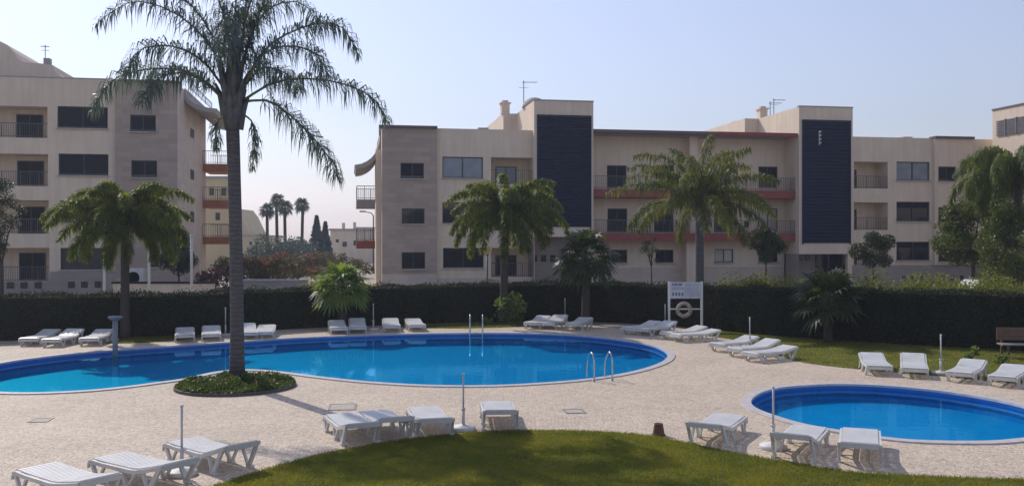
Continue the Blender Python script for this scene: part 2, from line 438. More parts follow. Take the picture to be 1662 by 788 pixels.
hedge_px = [(-420, 575), (-200, 562), (0, 553), (150, 549), (300, 545), (500, 532), (700, 525.5), (850, 522), (960, 522), (1100, 530), (1230, 543),
            (1400, 555), (1530, 563), (1662, 570), (1850, 580), (2100, 592)]
HL = spline(ground_px(hedge_px), closed=False, n=4)
hc = [(p[0], p[1] + .6) for p in HL]
deck_outer = [(-70, -8), (70, -8), (70, hc[-1][1])] + hc[::-1] + [(-70, hc[0][1])]
sheet('paved_deck', deck_outer, [offset(POOL1, .05), offset(POOL2, .05)], 0, SETTS)
terr = [(p[0], p[1] + .62) for p in HL]
sheet('terrace_ground', [(-1500, terr[0][1])] + terr + [(1500, terr[-1][1]), (2500, 4000), (-2500, 4000)], [], .4, VERGE)

def pool(poly, nm, depth):
    m = MB(); k = len(poly)
    for i in range(k):
        a, b = poly[i], poly[(i + 1) % k]
        m.quad((*a, -.30), (*b, -.30), (*b, -depth), (*a, -depth))
    m.build(nm + '_wall', POOLTILE)['kind'] = 'structure'
    m = MB()
    for i in range(k):
        a, b = poly[i], poly[(i + 1) % k]
        m.quad((*a, -.02), (*b, -.02), (*b, -.30), (*a, -.30))
    m.build(nm + '_waterline_band', BAND)['kind'] = 'structure'
    sheet(nm + '_floor', poly, [], -depth, POOLTILE)
    sheet(nm + '_water', poly, [], -.09, WATER)
    ou = offset(poly, .21); inn = offset(poly, -.03); m = MB()
    for i in range(k):
        j = (i + 1) % k
        m.quad((*inn[i], .03), (*inn[j], .03), (*ou[j], .03), (*ou[i], .03))
        m.quad((*ou[i], .03), (*ou[j], .03), (*ou[j], -.02), (*ou[i], -.02))
        m.quad((*inn[i], -.025), (*inn[j], -.025), (*inn[j], .03), (*inn[i], .03))
        m.quad((*inn[i], -.025), (*inn[j], -.025), (*poly[j], -.025), (*poly[i], -.025))
    m.build(nm + '_coping', COPING)['kind'] = 'structure'
pool(POOL1, 'main_pool', .45)
pool(POOL2, 'small_pool', .40)

lawn_px = [(300, 802), (350, 788), (400, 772), (450, 757), (500, 743), (560, 730), (650, 715), (760, 703), (850, 699), (950, 700), (1050, 707), (1130, 723),
           (1200, 737), (1300, 754), (1380, 766), (1500, 773), (1662, 779), (1850, 785)]
LAWN1 = spline(ground_px(lawn_px), closed=False, n=4) + ground_px([(2000, 1000), (100, 1000)])
sheet('lawn', LAWN1, [], .012, LAWN)
lawn2_px = [(1150, 545), (1200, 553), (1250, 571), (1290, 585), (1340, 593), (1400, 599), (1480, 606), (1560, 613), (1662, 623), (1850, 640)]
L2 = spline(ground_px(lawn2_px), closed=False, n=3)
hp = [p for p in HL if L2[0][0] - 1.2 < p[0] < L2[-1][0] + 3]
LAWN2 = L2 + [(p[0], p[1] + .2) for p in hp[::-1]]
sheet('hedge_lawn', LAWN2, [], .012, LAWN)
def strip(name, front):
    f = spline(ground_px(front), closed=False, n=3)
    b = [(p[0], p[1] + .2) for p in HL if f[0][0] < p[0] < f[-1][0]]
    poly = f + b[::-1]
    sheet(name, poly, [], .012, LAWN); return poly
LAWN3 = strip('grass_strip', [(640, 530), (690, 532), (760, 532.5), (840, 530), (890, 527), (960, 527)])
LAWN4 = strip('grass_strip', [(170, 557), (230, 556), (290, 551), (330, 546.5)])

def inside(P, poly):
    x, y = P[:, 0], P[:, 1]; r = np.zeros(len(P), bool); k = len(poly)
    for i in range(k):
        x1, y1 = poly[i]; x2, y2 = poly[(i + 1) % k]
        c = ((y1 > y) != (y2 > y)) & (x < (x2 - x1) * (y - y1) / ((y2 - y1) + 1e-12) + x1)
        r ^= c
    return r

def grass(name, label, poly, n, h, w, clip=None):
    a = np.array(poly); lo, hi = a.min(0), a.max(0)
    if clip: lo = np.maximum(lo, clip[0]); hi = np.minimum(hi, clip[1])
    P = RNG.uniform(lo, hi, (int(n * 1.8), 2)); P = P[inside(P, poly)][:n]; k = len(P)
    ang = RNG.uniform(0, 2 * np.pi, k); hh = h * RNG.uniform(.5, 1.2, k); ln = RNG.normal(0, .45, (k, 2)) * hh[:, None]
    dx = np.stack([np.cos(ang), np.sin(ang)], 1) * w / 2
    V = np.zeros((k, 3, 3)); V[:, 0, :2] = P - dx; V[:, 1, :2] = P + dx; V[:, 2, :2] = P + ln; V[:, 2, 2] = hh; V[:, :2, 2] = .008
    o = np_mesh(name, V.reshape(-1, 3), np.full(k, 3), GRASS)
    tag(o, label, 'grass', kind='stuff'); return o
grass('grass', 'short mown grass of the front lawn', [tuple(q) for q in offset(LAWN1, .05)], 230000, .055, .013, ((-9.5, 11.0), (13, 19)))
grass('grass', 'sunlit grass between the small pool loungers and the hedge', LAWN2, 60000, .06, .022, ((4, 20), (22, 42)))
grass('grass', 'thin grass strip at the hedge foot behind the main pool', LAWN3, 9000, .07, .03)
grass('grass', 'thin grass strip at the hedge foot by the left palm', LAWN4, 5000, .07, .03)

# ------------------------------------------------------------------ vegetation tools
def leaf_quads(Cn, size, flat=.0, aspect=.55):
    k = len(Cn)
    d = RNG.normal(size=(k, 3)); d[:, 2] *= 1 - flat; d /= np.linalg.norm(d, axis=1)[:, None]
    e = RNG.normal(size=(k, 3)); e -= d * (e * d).sum(1)[:, None]; e /= np.linalg.norm(e, axis=1)[:, None]
    s = size * RNG.uniform(.6, 1.3, k)[:, None]
    V = np.stack([Cn - d * s * .5, Cn + e * s * aspect * .5, Cn + d * s * .5, Cn - e * s * aspect * .5], 1)
    return V
def clump_pts(clumps, n):
    cl = np.array(clumps, float); w = cl[:, 3] ** 2.2; w /= w.sum()
    idx = RNG.choice(len(cl), n, p=w)
    d = RNG.normal(size=(n, 3)); d /= np.linalg.norm(d, axis=1)[:, None]
    r = cl[idx, 3] * RNG.uniform(0, 1, n) ** .45
    return cl[idx, :3] + d * r[:, None] * np.array([1, 1, .8])
def leaves(name, clumps, n, size, mat, parent, **kw):
    V = leaf_quads(clump_pts(clumps, n), size, **kw)
    return np_mesh(name, V.reshape(-1, 3), np.full(n, 4), mat, parent)

def hedge():
    root = thing('hedge', 'long dark clipped hedge curving behind the pools', 'hedge')
    k = len(HL); m = MB(); th = 1.15
    def hgt(x, y): return np.interp(CX + F * x / y, [0, 500, 700, 850, 1100, 1400, 1850], [1.66, 1.66, 1.71, 1.77, 1.78, 1.93, 1.95])
    for i in range(k - 1):
        a, b = HL[i], HL[i + 1]
        za, zb = float(hgt(*a)) - .06, float(hgt(*b)) - .06
        m.quad((a[0], a[1] + .06, 0), (b[0], b[1] + .06, 0), (b[0], b[1] + .06, zb), (a[0], a[1] + .06, za))
        m.quad((a[0], a[1] + .06, za), (b[0], b[1] + .06, zb), (b[0], b[1] + th, zb), (a[0], a[1] + th, za))
        m.quad((a[0], a[1] + th, za), (b[0], b[1] + th, zb), (b[0], b[1] + th, 0), (a[0], a[1] + th, 0))
    m.build('branches', HEDGE_CORE, root)
    A = np.array(HL); seg = np.linalg.norm(np.diff(A, axis=0), axis=1); cum = np.concatenate([[0], np.cumsum(seg)])
    n1, n2 = 90000, 34000
    s = RNG.uniform(0, cum[-1], n1 + n2)
    X = np.interp(s, cum, A[:, 0]); Y = np.interp(s, cum, A[:, 1])
    P = np.zeros((n1 + n2, 3)); wob = .05 * np.sin(s * 1.7) + .04 * np.sin(s * 4.1 + 1)
    P[:, 0] = X; P[:n1, 1] = Y[:n1] + RNG.normal(0, .05, n1) + wob[:n1]; hz = hgt(X, Y); P[:n1, 2] = RNG.uniform(0.02, 1, n1) * hz[:n1]
    P[n1:, 1] = Y[n1:] + RNG.uniform(-.02, th, n2); P[n1:, 2] = hz[n1:] + RNG.normal(0, .04, n2) + wob[n1:] * .6 + .12 * RNG.uniform(0, 1, n2) ** 8 * (1 + np.sin(s[n1:] * 2.3))
    np_mesh('foliage', leaf_quads(P, .085).reshape(-1, 3), np.full(n1 + n2, 4), HEDGE_LEAF, root)
hedge()

def frond_mesh(pts, n, ll, mat, parent, g=.8, w=.035, plume=.7, r0=.035, name='frond', start=.14):
    """feather frond along pts (local); leaflets hang from the rachis; rachis is a sub-part"""
    pts = [Vector(p) for p in pts]
    cur = np.array(spline([tuple(p) for p in pts], closed=False, n=5))
    d = np.linalg.norm(np.diff(cur, axis=0), axis=1); cum = np.concatenate([[0], np.cumsum(d)]); L = cum[-1]
    t = np.sort(RNG.uniform(start, 1.0, n)); s = t * L
    P = np.stack([np.interp(s, cum, cur[:, a]) for a in range(3)], 1)
    P2 = np.stack([np.interp(np.minimum(s + .03 * L, L), cum, cur[:, a]) for a in range(3)], 1)
    P1 = np.stack([np.interp(np.maximum(s - .03 * L, 0), cum, cur[:, a]) for a in range(3)], 1)
    T = P2 - P1; T /= np.linalg.norm(T, axis=1)[:, None]
    Z = np.array([0, 0, 1.0]); S = np.cross(T, Z); nl = np.linalg.norm(S, axis=1)
    S[nl < .05] = (1, 0, 0); S /= np.linalg.norm(S, axis=1)[:, None]; U = np.cross(S, T)
    sd = RNG.choice([-1, 1], n)[:, None]; tilt = RNG.normal(0.25, plume, n)[:, None]
    D = S * sd * np.cos(tilt) + U * np.sin(tilt) + T * RNG.uniform(.25, .8, n)[:, None]
    D /= np.linalg.norm(D, axis=1)[:, None]
    l = (ll * np.clip(np.sin(np.pi * (.12 + .80 * t)), .15, 1) ** .6 * RNG.uniform(.75, 1.15, n))[:, None]
    gg = (g * RNG.uniform(.7, 1.3, n))[:, None]
    a1 = P + D * l * .45 - Z * l * .10 * gg
    a2 = P + D * l * (.80 - .18 * gg) - Z * l * .58 * gg
    wv = np.cross(D, Z); nn = np.linalg.norm(wv, axis=1)[:, None]; wv = np.where(nn > .1, wv / np.maximum(nn, .1), T)
    wv = wv + RNG.normal(0, .3, (n, 3)); wv *= w / 2
    V = np.concatenate([np.stack([P - wv * .6, P + wv * .6, a1 + wv, a1 - wv], 1).reshape(-1, 3), np.stack([a1 - wv, a1 + wv, a2], 1).reshape(-1, 3)])
    o = np_mesh(name, V, np.concatenate([np.full(n, 4), np.full(n, 3)]), mat, parent)
    m = MB(); q = cur[::2] if len(cur) > 8 else cur
    m.tube(q, [r0 * (1 - .85 * i / (len(q) - 1)) for i in range(len(q))], 5)
    m.build('stalk', RACHIS, o, True)
    return o

def arc(az, e0, L, droop, n=7, base=(0, 0, 0)):
    p = Vector(base); out = [tuple(p)]
    for i in range(n):
        s = (i + .5) / n; e = e0 - droop * s ** 1.3
        p = p + Vector((math.cos(az) * math.cos(e), math.sin(az) * math.cos(e), math.sin(e))) * L / n
        out.append(tuple(p))
    return out

def trunk_mesh(h, r0, r1, mat, parent, lean=(0, 0), bulge=.0, seg=14, name='trunk'):
    m = MB(); pts = []; rs = []
    for i in range(15):
        t = i / 14
        pts.append((lean[0] * t * t, lean[1] * t * t, h * t - .05 * (i == 0)))
        rs.append(r0 + (r1 - r0) * t + bulge * math.exp(-t * 9) + random.uniform(-.004, .004))
    m.tube(pts, rs, seg)
    return m.build(name, mat, parent, True)

# ---- hero palm in the round planter
def hero_palm():
    Y0 = 24.57; b = gp(385, 622); b.z = .1
    root = thing('palm_tree', 'tall grey-trunked feather palm standing in the round planter', 'palm tree', b)
    top = at(377, 195, Y0) - b
    trunk_mesh(top.z + .05, .168, .172, RING, root, (top.x, 0), .055, 18)
    m = MB(); z0 = top.z
    m.tube([(top.x, 0, z0 - .25), (top.x, 0, z0 + .15), (top.x + .02, 0, z0 + .7), (top.x + .03, 0, z0 + 1.4), (top.x + .05, .05, z0 + 2.4)], [.19, .28, .26, .18, .05], 14)
    for k in range(13):
        a = k * 2.4; rr = .21
        x, y = math.cos(a), math.sin(a); zz = z0 + .05 + .09 * k
        m.tube([(top.x + x * .2, y * .2, zz - .3), (top.x + x * (rr + .08), y * (rr + .08), zz + .2), (top.x + x * (rr + .22), y * (rr + .22), zz + .55)], [.10, .085, .03], 6)
    m.build('leaf_sheath', SHAFT, root, True)
    FR = [([(392, 165), (450, 132), (530, 130), (600, 155), (630, 200)], -.5),
          ([(395, 165), (440, 165), (490, 205), (530, 250), (548, 290)], -1.0),
          ([(395, 140), (430, 80), (490, 45), (550, 40), (582, 90)], .6),
          ([(392, 150), (420, 95), (460, 75), (510, 85), (535, 125)], -1.6),
          ([(390, 140), (405, 60), (440, 12), (490, 5), (520, 45)], 1.5),
          ([(368, 140), (345, 80), (290, 25), (215, 2), (155, 40)], 0),
          ([(368, 140), (350, 70), (310, 8), (250, -28), (185, -15)], 1.0),
          ([(368, 150), (330, 100), (280, 75), (225, 82), (203, 130)], -1.2),
          ([(366, 160), (310, 118), (240, 112), (180, 132), (150, 180)], -.3),
          ([(366, 165), (330, 132), (290, 118), (250, 132), (228, 168)], -1.8),
          ([(376, 130), (370, 60), (355, 0), (325, -50), (290, -60)], -.6),
          ([(384, 130), (395, 50), (412, -10), (445, -45), (490, -45)], -.5),
          ([(380, 120), (382, 30), (386, -60), (395, -130)], .2),
          ([(378, 150), (374, 85), (370, 45), (366, 50), (362, 95)], -2.6),
          ([(380, 150), (384, 80), (390, 30), (396, 25), (402, 60)], 2.6),
          ([(388, 120), (418, 30), (450, -35), (505, -70)], .9),
          ([(390, 150), (425, 110), (465, 120), (490, 150)], 1.8),
          ]
    for pts, dy in FR:
        k = len(pts)
        loc = [at(x, y, Y0 + dy * (i / (k - 1)) ** 1.2) - b for i, (x, y) in enumerate(pts)]
        frond_mesh(loc, 340, .74, PALM_BLUE, root, 1.0, .026, .8, .04)
    for pts in ([(398, 188), (410, 200), (414, 235), (410, 275)], [(362, 190), (353, 196), (350, 212), (352, 240)]):
        loc = [at(x, y, Y0 - .25) - b for x, y in pts]
        frond_mesh(loc, 110, .4, PALM_BLUE, root, 1.1, .03, .8, .03)
hero_palm()

def feather_palm(base, crown_z, label, L, nf, mat, r0, r1, e_hi, e_lo, droop, lean=0, n=170, ll=.55, seed=1, g=1.0, name='palm_tree', group=None, sheath=.9, bark=None):
    random.seed(seed)
    root = thing(name, label, 'palm tree', base, 0, group)
    trunk_mesh(crown_z, r0, r1, bark or RING, root, (lean, 0), .05)
    m = MB(); m.tube([(lean, 0, crown_z - .1), (lean, 0, crown_z + .2), (lean, 0, crown_z + sheath)], [r1 + .03, r1 + .09, .04], 10)
    m.build('leaf_sheath', SHAFT, root, True)
    for i in range(nf):
        t = (i + .5) / nf
        az = i * 2.39996 + random.uniform(-.25, .25)
        e0 = e_hi + (e_lo - e_hi) * t ** .9
        ln = L * random.uniform(.85, 1.1) * (.8 + .3 * math.sin(math.pi * t))
        frond_mesh(arc(az, e0, ln, droop * random.uniform(.8, 1.15), 7, (lean, 0, crown_z + .25 * (1 - t))), int(n * .85), ll, mat, root, g, .037, .85, .03)
    return root
feather_palm((gp(203, 549)), 4.35, 'short feather palm with mop crown in front of the left apartment block', 2.85, 38, PALM_GREEN, .17, .15, R(88), R(-5), R(110), n=560, ll=.56, seed=3, g=.6, bark=BARK)
b = gp(818, 523.5); b.y -= .55
feather_palm(b, 4.75, 'feather palm with drooping green crown before the stone-clad bay and navy tower', 3.1, 40, PALM_GREEN, .19, .16, R(88), R(-5), R(108), n=580, ll=.56, seed=5, g=.6, bark=BARK, lean=.08)
b = gp(1130, 531); b.x += .15
feather_palm(b, 5.25, 'tall pale-trunked feather palm with yellowish crown behind the notice board', 3.8, 30, PALM_YEL, .2, .17, R(90), R(2), R(80), n=380, ll=.62, seed=12, g=.95)

def fan_leaf(V, N, o, d, r, k=13, spread=R(250), droop=.35):
    d = Vector(d).normalized(); z = Vector((0, 0, 1)); s = d.cross(z)
    s = s.normalized() if s.length > .05 else Vector((1, 0, 0)); u = s.cross(d)
    tw = random.uniform(-.6, .6); s2 = s * math.cos(tw) + u * math.sin(tw)
    for i in range(k):
        a = -spread / 2 + spread * i / (k - 1); dr = d * math.cos(a) + s2 * math.sin(a)
        rr = r * (1 - .25 * abs(a) / spread * 2) * random.uniform(.88, 1.08)
        a1 = a + spread / (k - 1) * .42; a0 = a - spread / (k - 1) * .42
        p0 = o + (d * math.cos(a0) + s2 * math.sin(a0)) * rr * .55; p1 = o + (d * math.cos(a1) + s2 * math.sin(a1)) * rr * .55
        tip = o + dr * rr - z * rr * droop * random.uniform(.5, 1.2)
        V += [tuple(o), tuple(p0), tuple(tip), tuple(p1)]; N.append(4)

def fan_palm(base, h, label, nl, pet, r, mat, tr, seed, e_hi=R(80), e_lo=R(-25), name='fan_palm', cat='palm tree', skirt=True, group=None, k=13):
    random.seed(seed)
    root = thing(name, label, cat, base, 0, group)
    trunk_mesh(h, tr * 1.15, tr, BARK, root, (random.uniform(-.1, .1) * h * .2, 0), .03, 10)
    V, N = [], []; m = MB()
    for i in range(nl):
        t = (i + .5) / nl; az = i * 2.39996 + random.uniform(-.2, .2); e = e_hi + (e_lo - e_hi) * t
        L = pet * random.uniform(.8, 1.15)
        p = arc(az, e + .15, L, .5, 4, (0, 0, h - .15 * t))
        d = Vector(p[-1]) - Vector(p[-2])
        fan_leaf(V, N, Vector(p[-1]), d, r * random.uniform(.85, 1.1), k)
        m.tube(p, [.018, .016, .014, .012, .008], 4)
    cr = np_mesh('crown', np.array(V), N, mat, root)
    m.build('leaf_stalks', RACHIS, cr)
    return root
fan_palm(gp(556, 534), 1.75, 'small bright green fan palm in front of the hedge behind the pool', 64, .80, .70, FAN_BRIGHT, .16, 21)
fan_palm(gp(949, 524) - Vector((0, .5, 0)), 2.95, 'dark fan palm with stiff spiky leaves beside the navy tower', 64, .95, .75, FAN_DARK, .17, 22, R(85), R(-35))
fan_palm(gp(1338, 553) - Vector((0, .4, 0)), 1.5, 'dark green fan palm before the hedge right of the notice board', 56, .9, .72, FAN_DARK, .15, 23, R(80), R(-20))

def broad_tree(base, label, trunk_h, clumps, n, size, mat, tr, limbs=7, name='broadleaf_tree', cat='tree', group=None):
    root = thing(name, label, cat, base, 0, group)
    m = MB(); m.tube([(0, 0, -.1), (.02, 0, trunk_h * .5), (0, .02, trunk_h)], [tr * 1.25, tr, tr * .8], 9)
    for c in random.sample(clumps, min(limbs, len(clumps))):
        e = Vector(c[:3]); mid = Vector((e.x * .4, e.y * .4, trunk_h + (e.z - trunk_h) * .55))
        m.tube([(0, 0, trunk_h * .92), mid, e], [tr * .6, tr * .4, tr * .12], 6)
    m.build('trunk', BARK, root, True)
    leaves('crown', clumps, n, size, mat, root)
    return root
def blob(cx, cz, rx, rz, n, r, ry=None, lo=.55):
    out = []; ry = ry or rx
    for _ in range(n):
        while True:
            d = Vector((random.uniform(-1, 1), random.uniform(-1, 1), random.uniform(-1, 1)))
            if lo * lo < d.length_squared < 1: break
        out.append((cx + d.x * rx, d.y * ry, cz + d.z * rz, r * random.uniform(.6, 1.3)))
    return out
# ------------------------------------------------------------------ buildings
def wpane(root, frame_box, pane_mat, sill=True, split=2, shutter=None):
    """window: frame mesh (part), pane and sill sub-parts; frame_box=(u0,u1,z0,z1,v)"""
    u0, u1, z0, z1, v = frame_box; t = .06
    m = MB()
    for a, b in ((u0, u0 + t), (u1 - t, u1)): m.box(a, b, v - .05, v + .03, z0, z1)
    m.box(u0 + t, u1 - t, v - .05, v + .03, z0, z0 + t); m.box(u0 + t, u1 - t, v - .05, v + .03, z1 - t, z1)
    for i in range(1, split):
        c = u0 + (u1 - u0) * i / split
        m.box(c - .03, c + .03, v - .055, v + .02, z0 + t, z1 - t)
    f = m.build('window', FRAME, root)
    m = MB(); m.quad((u0 + t, v, z0 + t), (u1 - t, v, z0 + t), (u1 - t, v, z1 - t), (u0 + t, v, z1 - t)); m.build('pane', pane_mat, f)
    if shutter:
        zz = z1 - t - (z1 - z0 - 2 * t) * shutter; m = MB(); z = z1 - t
        while z > zz + .05:
            m.quad((u0 + t, v - .03, z), (u1 - t, v - .03, z), (u1 - t, v - .022, z - .05), (u0 + t, v - .022, z - .05)); z -= .055
        m.build('roller_shutter', SHUT, f)
    if sill:
        m = MB(); m.box(u0 - .06, u1 + .06, v - .30, v - .06, z0 - .07, z0 - .004); m.build('sill', SILL, f)
    return f

def panel(m, u0, u1, z0, z1, v, ops, depth=.18, back=None):
    """wall face at v with rectangular openings (a,b,c,d[,depth]) and their reveals, in (u,z)"""
    us = sorted({u0, u1, *[min(max(x, u0), u1) for o in ops for x in o[:2]]}); zs = sorted({z0, z1, *[min(max(x, z0), z1) for o in ops for x in o[2:4]]})
    for i in range(len(us) - 1):
        for j in range(len(zs) - 1):
            cu, cz = (us[i] + us[i + 1]) / 2, (zs[j] + zs[j + 1]) / 2
            if any(o[0] < cu < o[1] and o[2] < cz < o[3] for o in ops): continue
            m.quad((us[i], v, zs[j]), (us[i + 1], v, zs[j]), (us[i + 1], v, zs[j + 1]), (us[i], v, zs[j + 1]))
    for o in ops:
        a, b, c, d = o[:4]; dp = o[4] if len(o) > 4 else depth
        m.quad((a, v, c), (a, v + dp, c), (a, v + dp, d), (a, v, d)); m.quad((b, v, c), (b, v, d), (b, v + dp, d), (b, v + dp, c))
        m.quad((a, v, d), (a, v + dp, d), (b, v + dp, d), (b, v, d)); m.quad((a, v, c), (b, v, c), (b, v + dp, c), (a, v + dp, c))

def railing(m, pts, z, h=.95, sp=.13, t=.018):
    for a, b in zip(pts[:-1], pts[1:]):
        a, b = Vector((*a, 0)), Vector((*b, 0)); L = (b - a).length; k = max(1, int(L / sp))
        m.bar(a + Vector((0, 0, z + h)), b + Vector((0, 0, z + h)), .05, .04)
        m.bar(a + Vector((0, 0, z + .1)), b + Vector((0, 0, z + .1)), .03, .03)
        for i in range(k + 1):
            p = a + (b - a) * i / k; w = .045 if i % 8 == 0 else t
            m.bar(p + Vector((0, 0, z)), p + Vector((0, 0, z + h)), w, w)

ANG = R(10)
class Frame:
    def __init__(s, O, ang=ANG):
        s.O = Vector(O); s.d = Vector((math.cos(ang), math.sin(ang))); s.n = Vector((-math.sin(ang), math.cos(ang))); s.ang = ang
    def uz(s, px, py, v=0.0):
        rx = (px - CX) / F; t = (v + s.O.dot(s.n)) / (rx * s.n.x + s.n.y)
        return (rx * t - s.O.x) * s.d.x + (t - s.O.y) * s.d.y, H + (H0 - py) / F * t
    def rect(s, x0, y0, x1, y1, v=0.0):
        a, zt = s.uz(x0, y0, v); b, zb = s.uz(x1, y1, v); return (a, b, zb, zt)
GZ = .4

def eave(root, u, v0, v1, z, sgn, out=1.5, drop=1.9, name='eave'):
    prof = []
    for i in range(9):
        t = i / 8; prof.append((u + sgn * (.05 + out * t ** 2.2), z - drop * (1 - (1 - t) ** 1.6)))
    th = [(p[0] + sgn * .05 * 0, p[1] - .28) for p in prof[::-1]]
    prof = [(p[0], p[1]) for p in prof]
    m = MB(); m.prism(prof + [(q[0] - sgn * .12, q[1]) for q in th], 'y', v0, v1)
    return m.build(name, EAVE, root)

def side_balcony(root, u, v0, v1, z, sgn, out=1.7, slabm=None):
    m = MB(); m.box(min(u, u + sgn * out), max(u, u + sgn * out), v0, v1, z, z + .55)
    s = m.build('balcony', slabm or SLAB, root)
    m = MB(); railing(m, [(u, v0), (u + sgn * (out - .04), v0), (u + sgn * (out - .04), v1), (u, v1)], z + .55, .95)
    m.build('railing', RAIL, s)

def louvres(root, r, v, n=46, name='louvre_panel', mat=None):
    u0, u1, z0, z1 = r; m = MB(); dz = (z1 - z0) / n
    for i in range(n):
        z = z0 + dz * i
        m.quad((u0, v - .02, z + dz * .95), (u1, v - .02, z + dz * .95), (u1, v - .17, z), (u0, v - .17, z))
        m.quad((u0, v - .17, z), (u1, v - .17, z), (u1, v - .02, z - dz * .05), (u0, v - .02, z - dz * .05))
    for a in (u0 - .08, u1): m.box(a, a + .08, v - .2, v - .004, z0 - .08, z1 + .08)
    m.box(u0, u1, v - .2, v - .004, z1 + .01, z1 + .08)
    return m.build(name, mat or PANEL, root)

def middle_block():
    fr = Frame(at(622, 390, 60.5).xy)
    root = thing('apartment_building', 'long three-storey apartment building with two navy louvred towers and red balconies', 'building', (*fr.O, 0), ANG)
    U = lambda px, v=0: fr.uz(px, 300, v)[0]
    Rr = fr.rect
    DEP = 17
    # left stone bay
    vS = -.3
    uA, uB, uC, uD = U(620, vS), U(709, vS), U(868), U(965)
    zt = fr.uz(660, 208, vS)[1]
    wins = [Rr(650, 264, 688, 290, vS), Rr(652, 338, 689, 363, vS), Rr(652, 409, 690, 436, vS)]
    m = MB(); panel(m, uA, uB, GZ + 1.2, zt, vS, wins)
    m.quad((uB, vS, GZ), (uB, .0, GZ), (uB, 0, zt), (uB, vS, zt))
    m.build('stone_bay', STONE, root)
    m = MB(); m.quad((uA, vS, GZ), (uA, DEP, GZ), (uA, DEP, zt), (uA, vS, zt))
    m.box(uA - .35, uA - .002, 1.0, 3.2, GZ, zt - 1.3)
    m.build('side_wall', CREAM, root)
    m = MB(); m.quad((uA, vS, GZ), (uB, vS, GZ), (uB, vS, GZ + 1.2), (uA, vS, GZ + 1.2)); m.build('stone_bay', STONE_L, root)
    m = MB(); m.box(uA - .2, uB + .02, vS - .25, vS + .5, zt, zt + .16); m.build('cornice', CORNICE, root)
    for i, w in enumerate(wins): wpane(root, (*w, vS + .15), PANE, shutter=(.9, 0, .95)[i] or None)
    # cream section
    zt2 = fr.uz(780, 211)[1]
    w2 = [Rr(718, 254, 784, 289), Rr(718, 328, 784, 362), Rr(719, 402, 785, 434)]
    lg = [Rr(797, 255, 866, 299), Rr(797, 329, 866, 374), Rr(797, 402, 866, 449)]
    lg = [(a, min(b, uC - .15), c, d, 1.6) for a, b, c, d in lg]
    m = MB(); panel(m, uB, uC, lg[2][2] - .05, zt2, 0, w2 + lg)
    for a, b, c, d, dp in lg: m.quad((a, dp, c), (b, dp, c), (b, dp, d), (a, dp, d))
    m.box(uB, uC, .01, .3, zt2, zt2 + .06)
    m.build('wall', CREAM, root)
    m = MB(); m.box(uB + .002, uC, -.05, .2, GZ, lg[2][2] - .05); m.build('plinth', STONE_L, root)
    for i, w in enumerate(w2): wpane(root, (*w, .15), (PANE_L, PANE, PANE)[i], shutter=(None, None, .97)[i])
    for i, (a, b, c, d, dp) in enumerate(lg):
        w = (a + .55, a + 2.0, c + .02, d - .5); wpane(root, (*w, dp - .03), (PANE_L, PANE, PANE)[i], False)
        m = MB(); railing(m, [(a + .02, .1), (b - .02, .1)], c, .95); m.build('railing', RAIL, root)
    # towers
    def tower(x0, x1, ytop, pr, v, ybase, u_back):
        a, zt_ = fr.uz(x0, ytop, v); b = U(x1, v); p = Rr(*pr, v)
        zb = fr.uz(x0, ybase, v)[1]
        m = MB()
        m.quad((a, v, zb), (p[0] - .02, v, zb), (p[0] - .02, v, zt_), (a, v, zt_)); m.quad((p[1] + .02, v, zb), (b, v, zb), (b, v, zt_), (p[1] + .02, v, zt_))
        m.quad((p[0] - .02, v, p[3]), (p[1] + .02, v, p[3]), (p[1] + .02, v, zt_), (p[0] - .02, v, zt_)); m.quad((p[0] - .02, v, zb), (p[1] + .02, v, zb), (p[1] + .02, v, p[2]), (p[0] - .02, v, p[2]))
        m.quad((a, v, zb), (a, 6, zb), (a, 6, zt_), (a, v, zt_)); m.quad((b, v, zb), (b, v, zt_), (b, DEP, zt_), (b, DEP, zb))
        m.quad((a, v, zt_), (b, v, zt_), (b, DEP, zt_), (a, DEP, zt_)); m.quad((a, v, zb), (b, v, zb), (b, 1.5, zb), (a, 1.5, zb))
        uu = u_back
        m.quad((uu, 6, zb + 6), (a, 6, zb + 6), (a, 6, zt_), (uu, 6, zt_)); m.quad((uu, 6, zb + 6), (uu, DEP, zb + 6), (uu, DEP, zt_), (uu, 6, zt_)); m.quad((uu, 6, zt_), (a, 6, zt_), (a, DEP, zt_), (uu, DEP, zt_))
        m.box(uu, a + .05, 8.0, 8.6, zt_ - .01, zt_ + .05)
        t = m.build('tower', CREAM, root)
        m = MB(); m.box(a - .03, b + .03, v - .03, v + .25, zt_ + .002, zt_ + .08); m.build('coping_strip', EAVE, t)
        m = MB(); m.quad((p[0], v + .02, p[2]), (p[1], v + .02, p[2]), (p[1], v + .02, p[3]), (p[0], v + .02, p[3])); m.build('louvre_backing', SHUT, t)
        louvres(t, p, v + .1, 34)
        # entrance under the tower
        m = MB(); m.quad((a, 1.5, GZ), (b, 1.5, GZ), (b, 1.5, zb), (a, 1.5, zb)); m.quad((a, v + .02, GZ), (a, 1.5, GZ), (a, 1.5, zb), (a, v + .02, zb))
        m.build('entrance_wall', STONE_G, t)
        m = MB(); m.box(b - 1.75, b - .1, 1.35, 1.49, GZ, GZ + 2.8); d = m.build('entrance_door', PANE, t)
        for i in range(3): m = MB(); m.box(a + .25 + i * .65, a + .6 + i * .65, 1.4, 1.49, GZ + 1.95, GZ + 2.4); m.build('small_window', PANE, t)
        m = MB(); m.box(b - .35, b - .02, v + .05, v + .4, GZ, zb); m.build('column', CREAM, t)
        return t, a, b, zt_, p
    v1 = -.55
    ub = fr.uz(817, 190, 6)[0]
    t1, a1, b1, z1, p1 = tower(867, 963, 163, (873.5, 188, 957.5, 368), v1, 384, ub)
    ub2 = fr.uz(1209, 190, 6)[0]
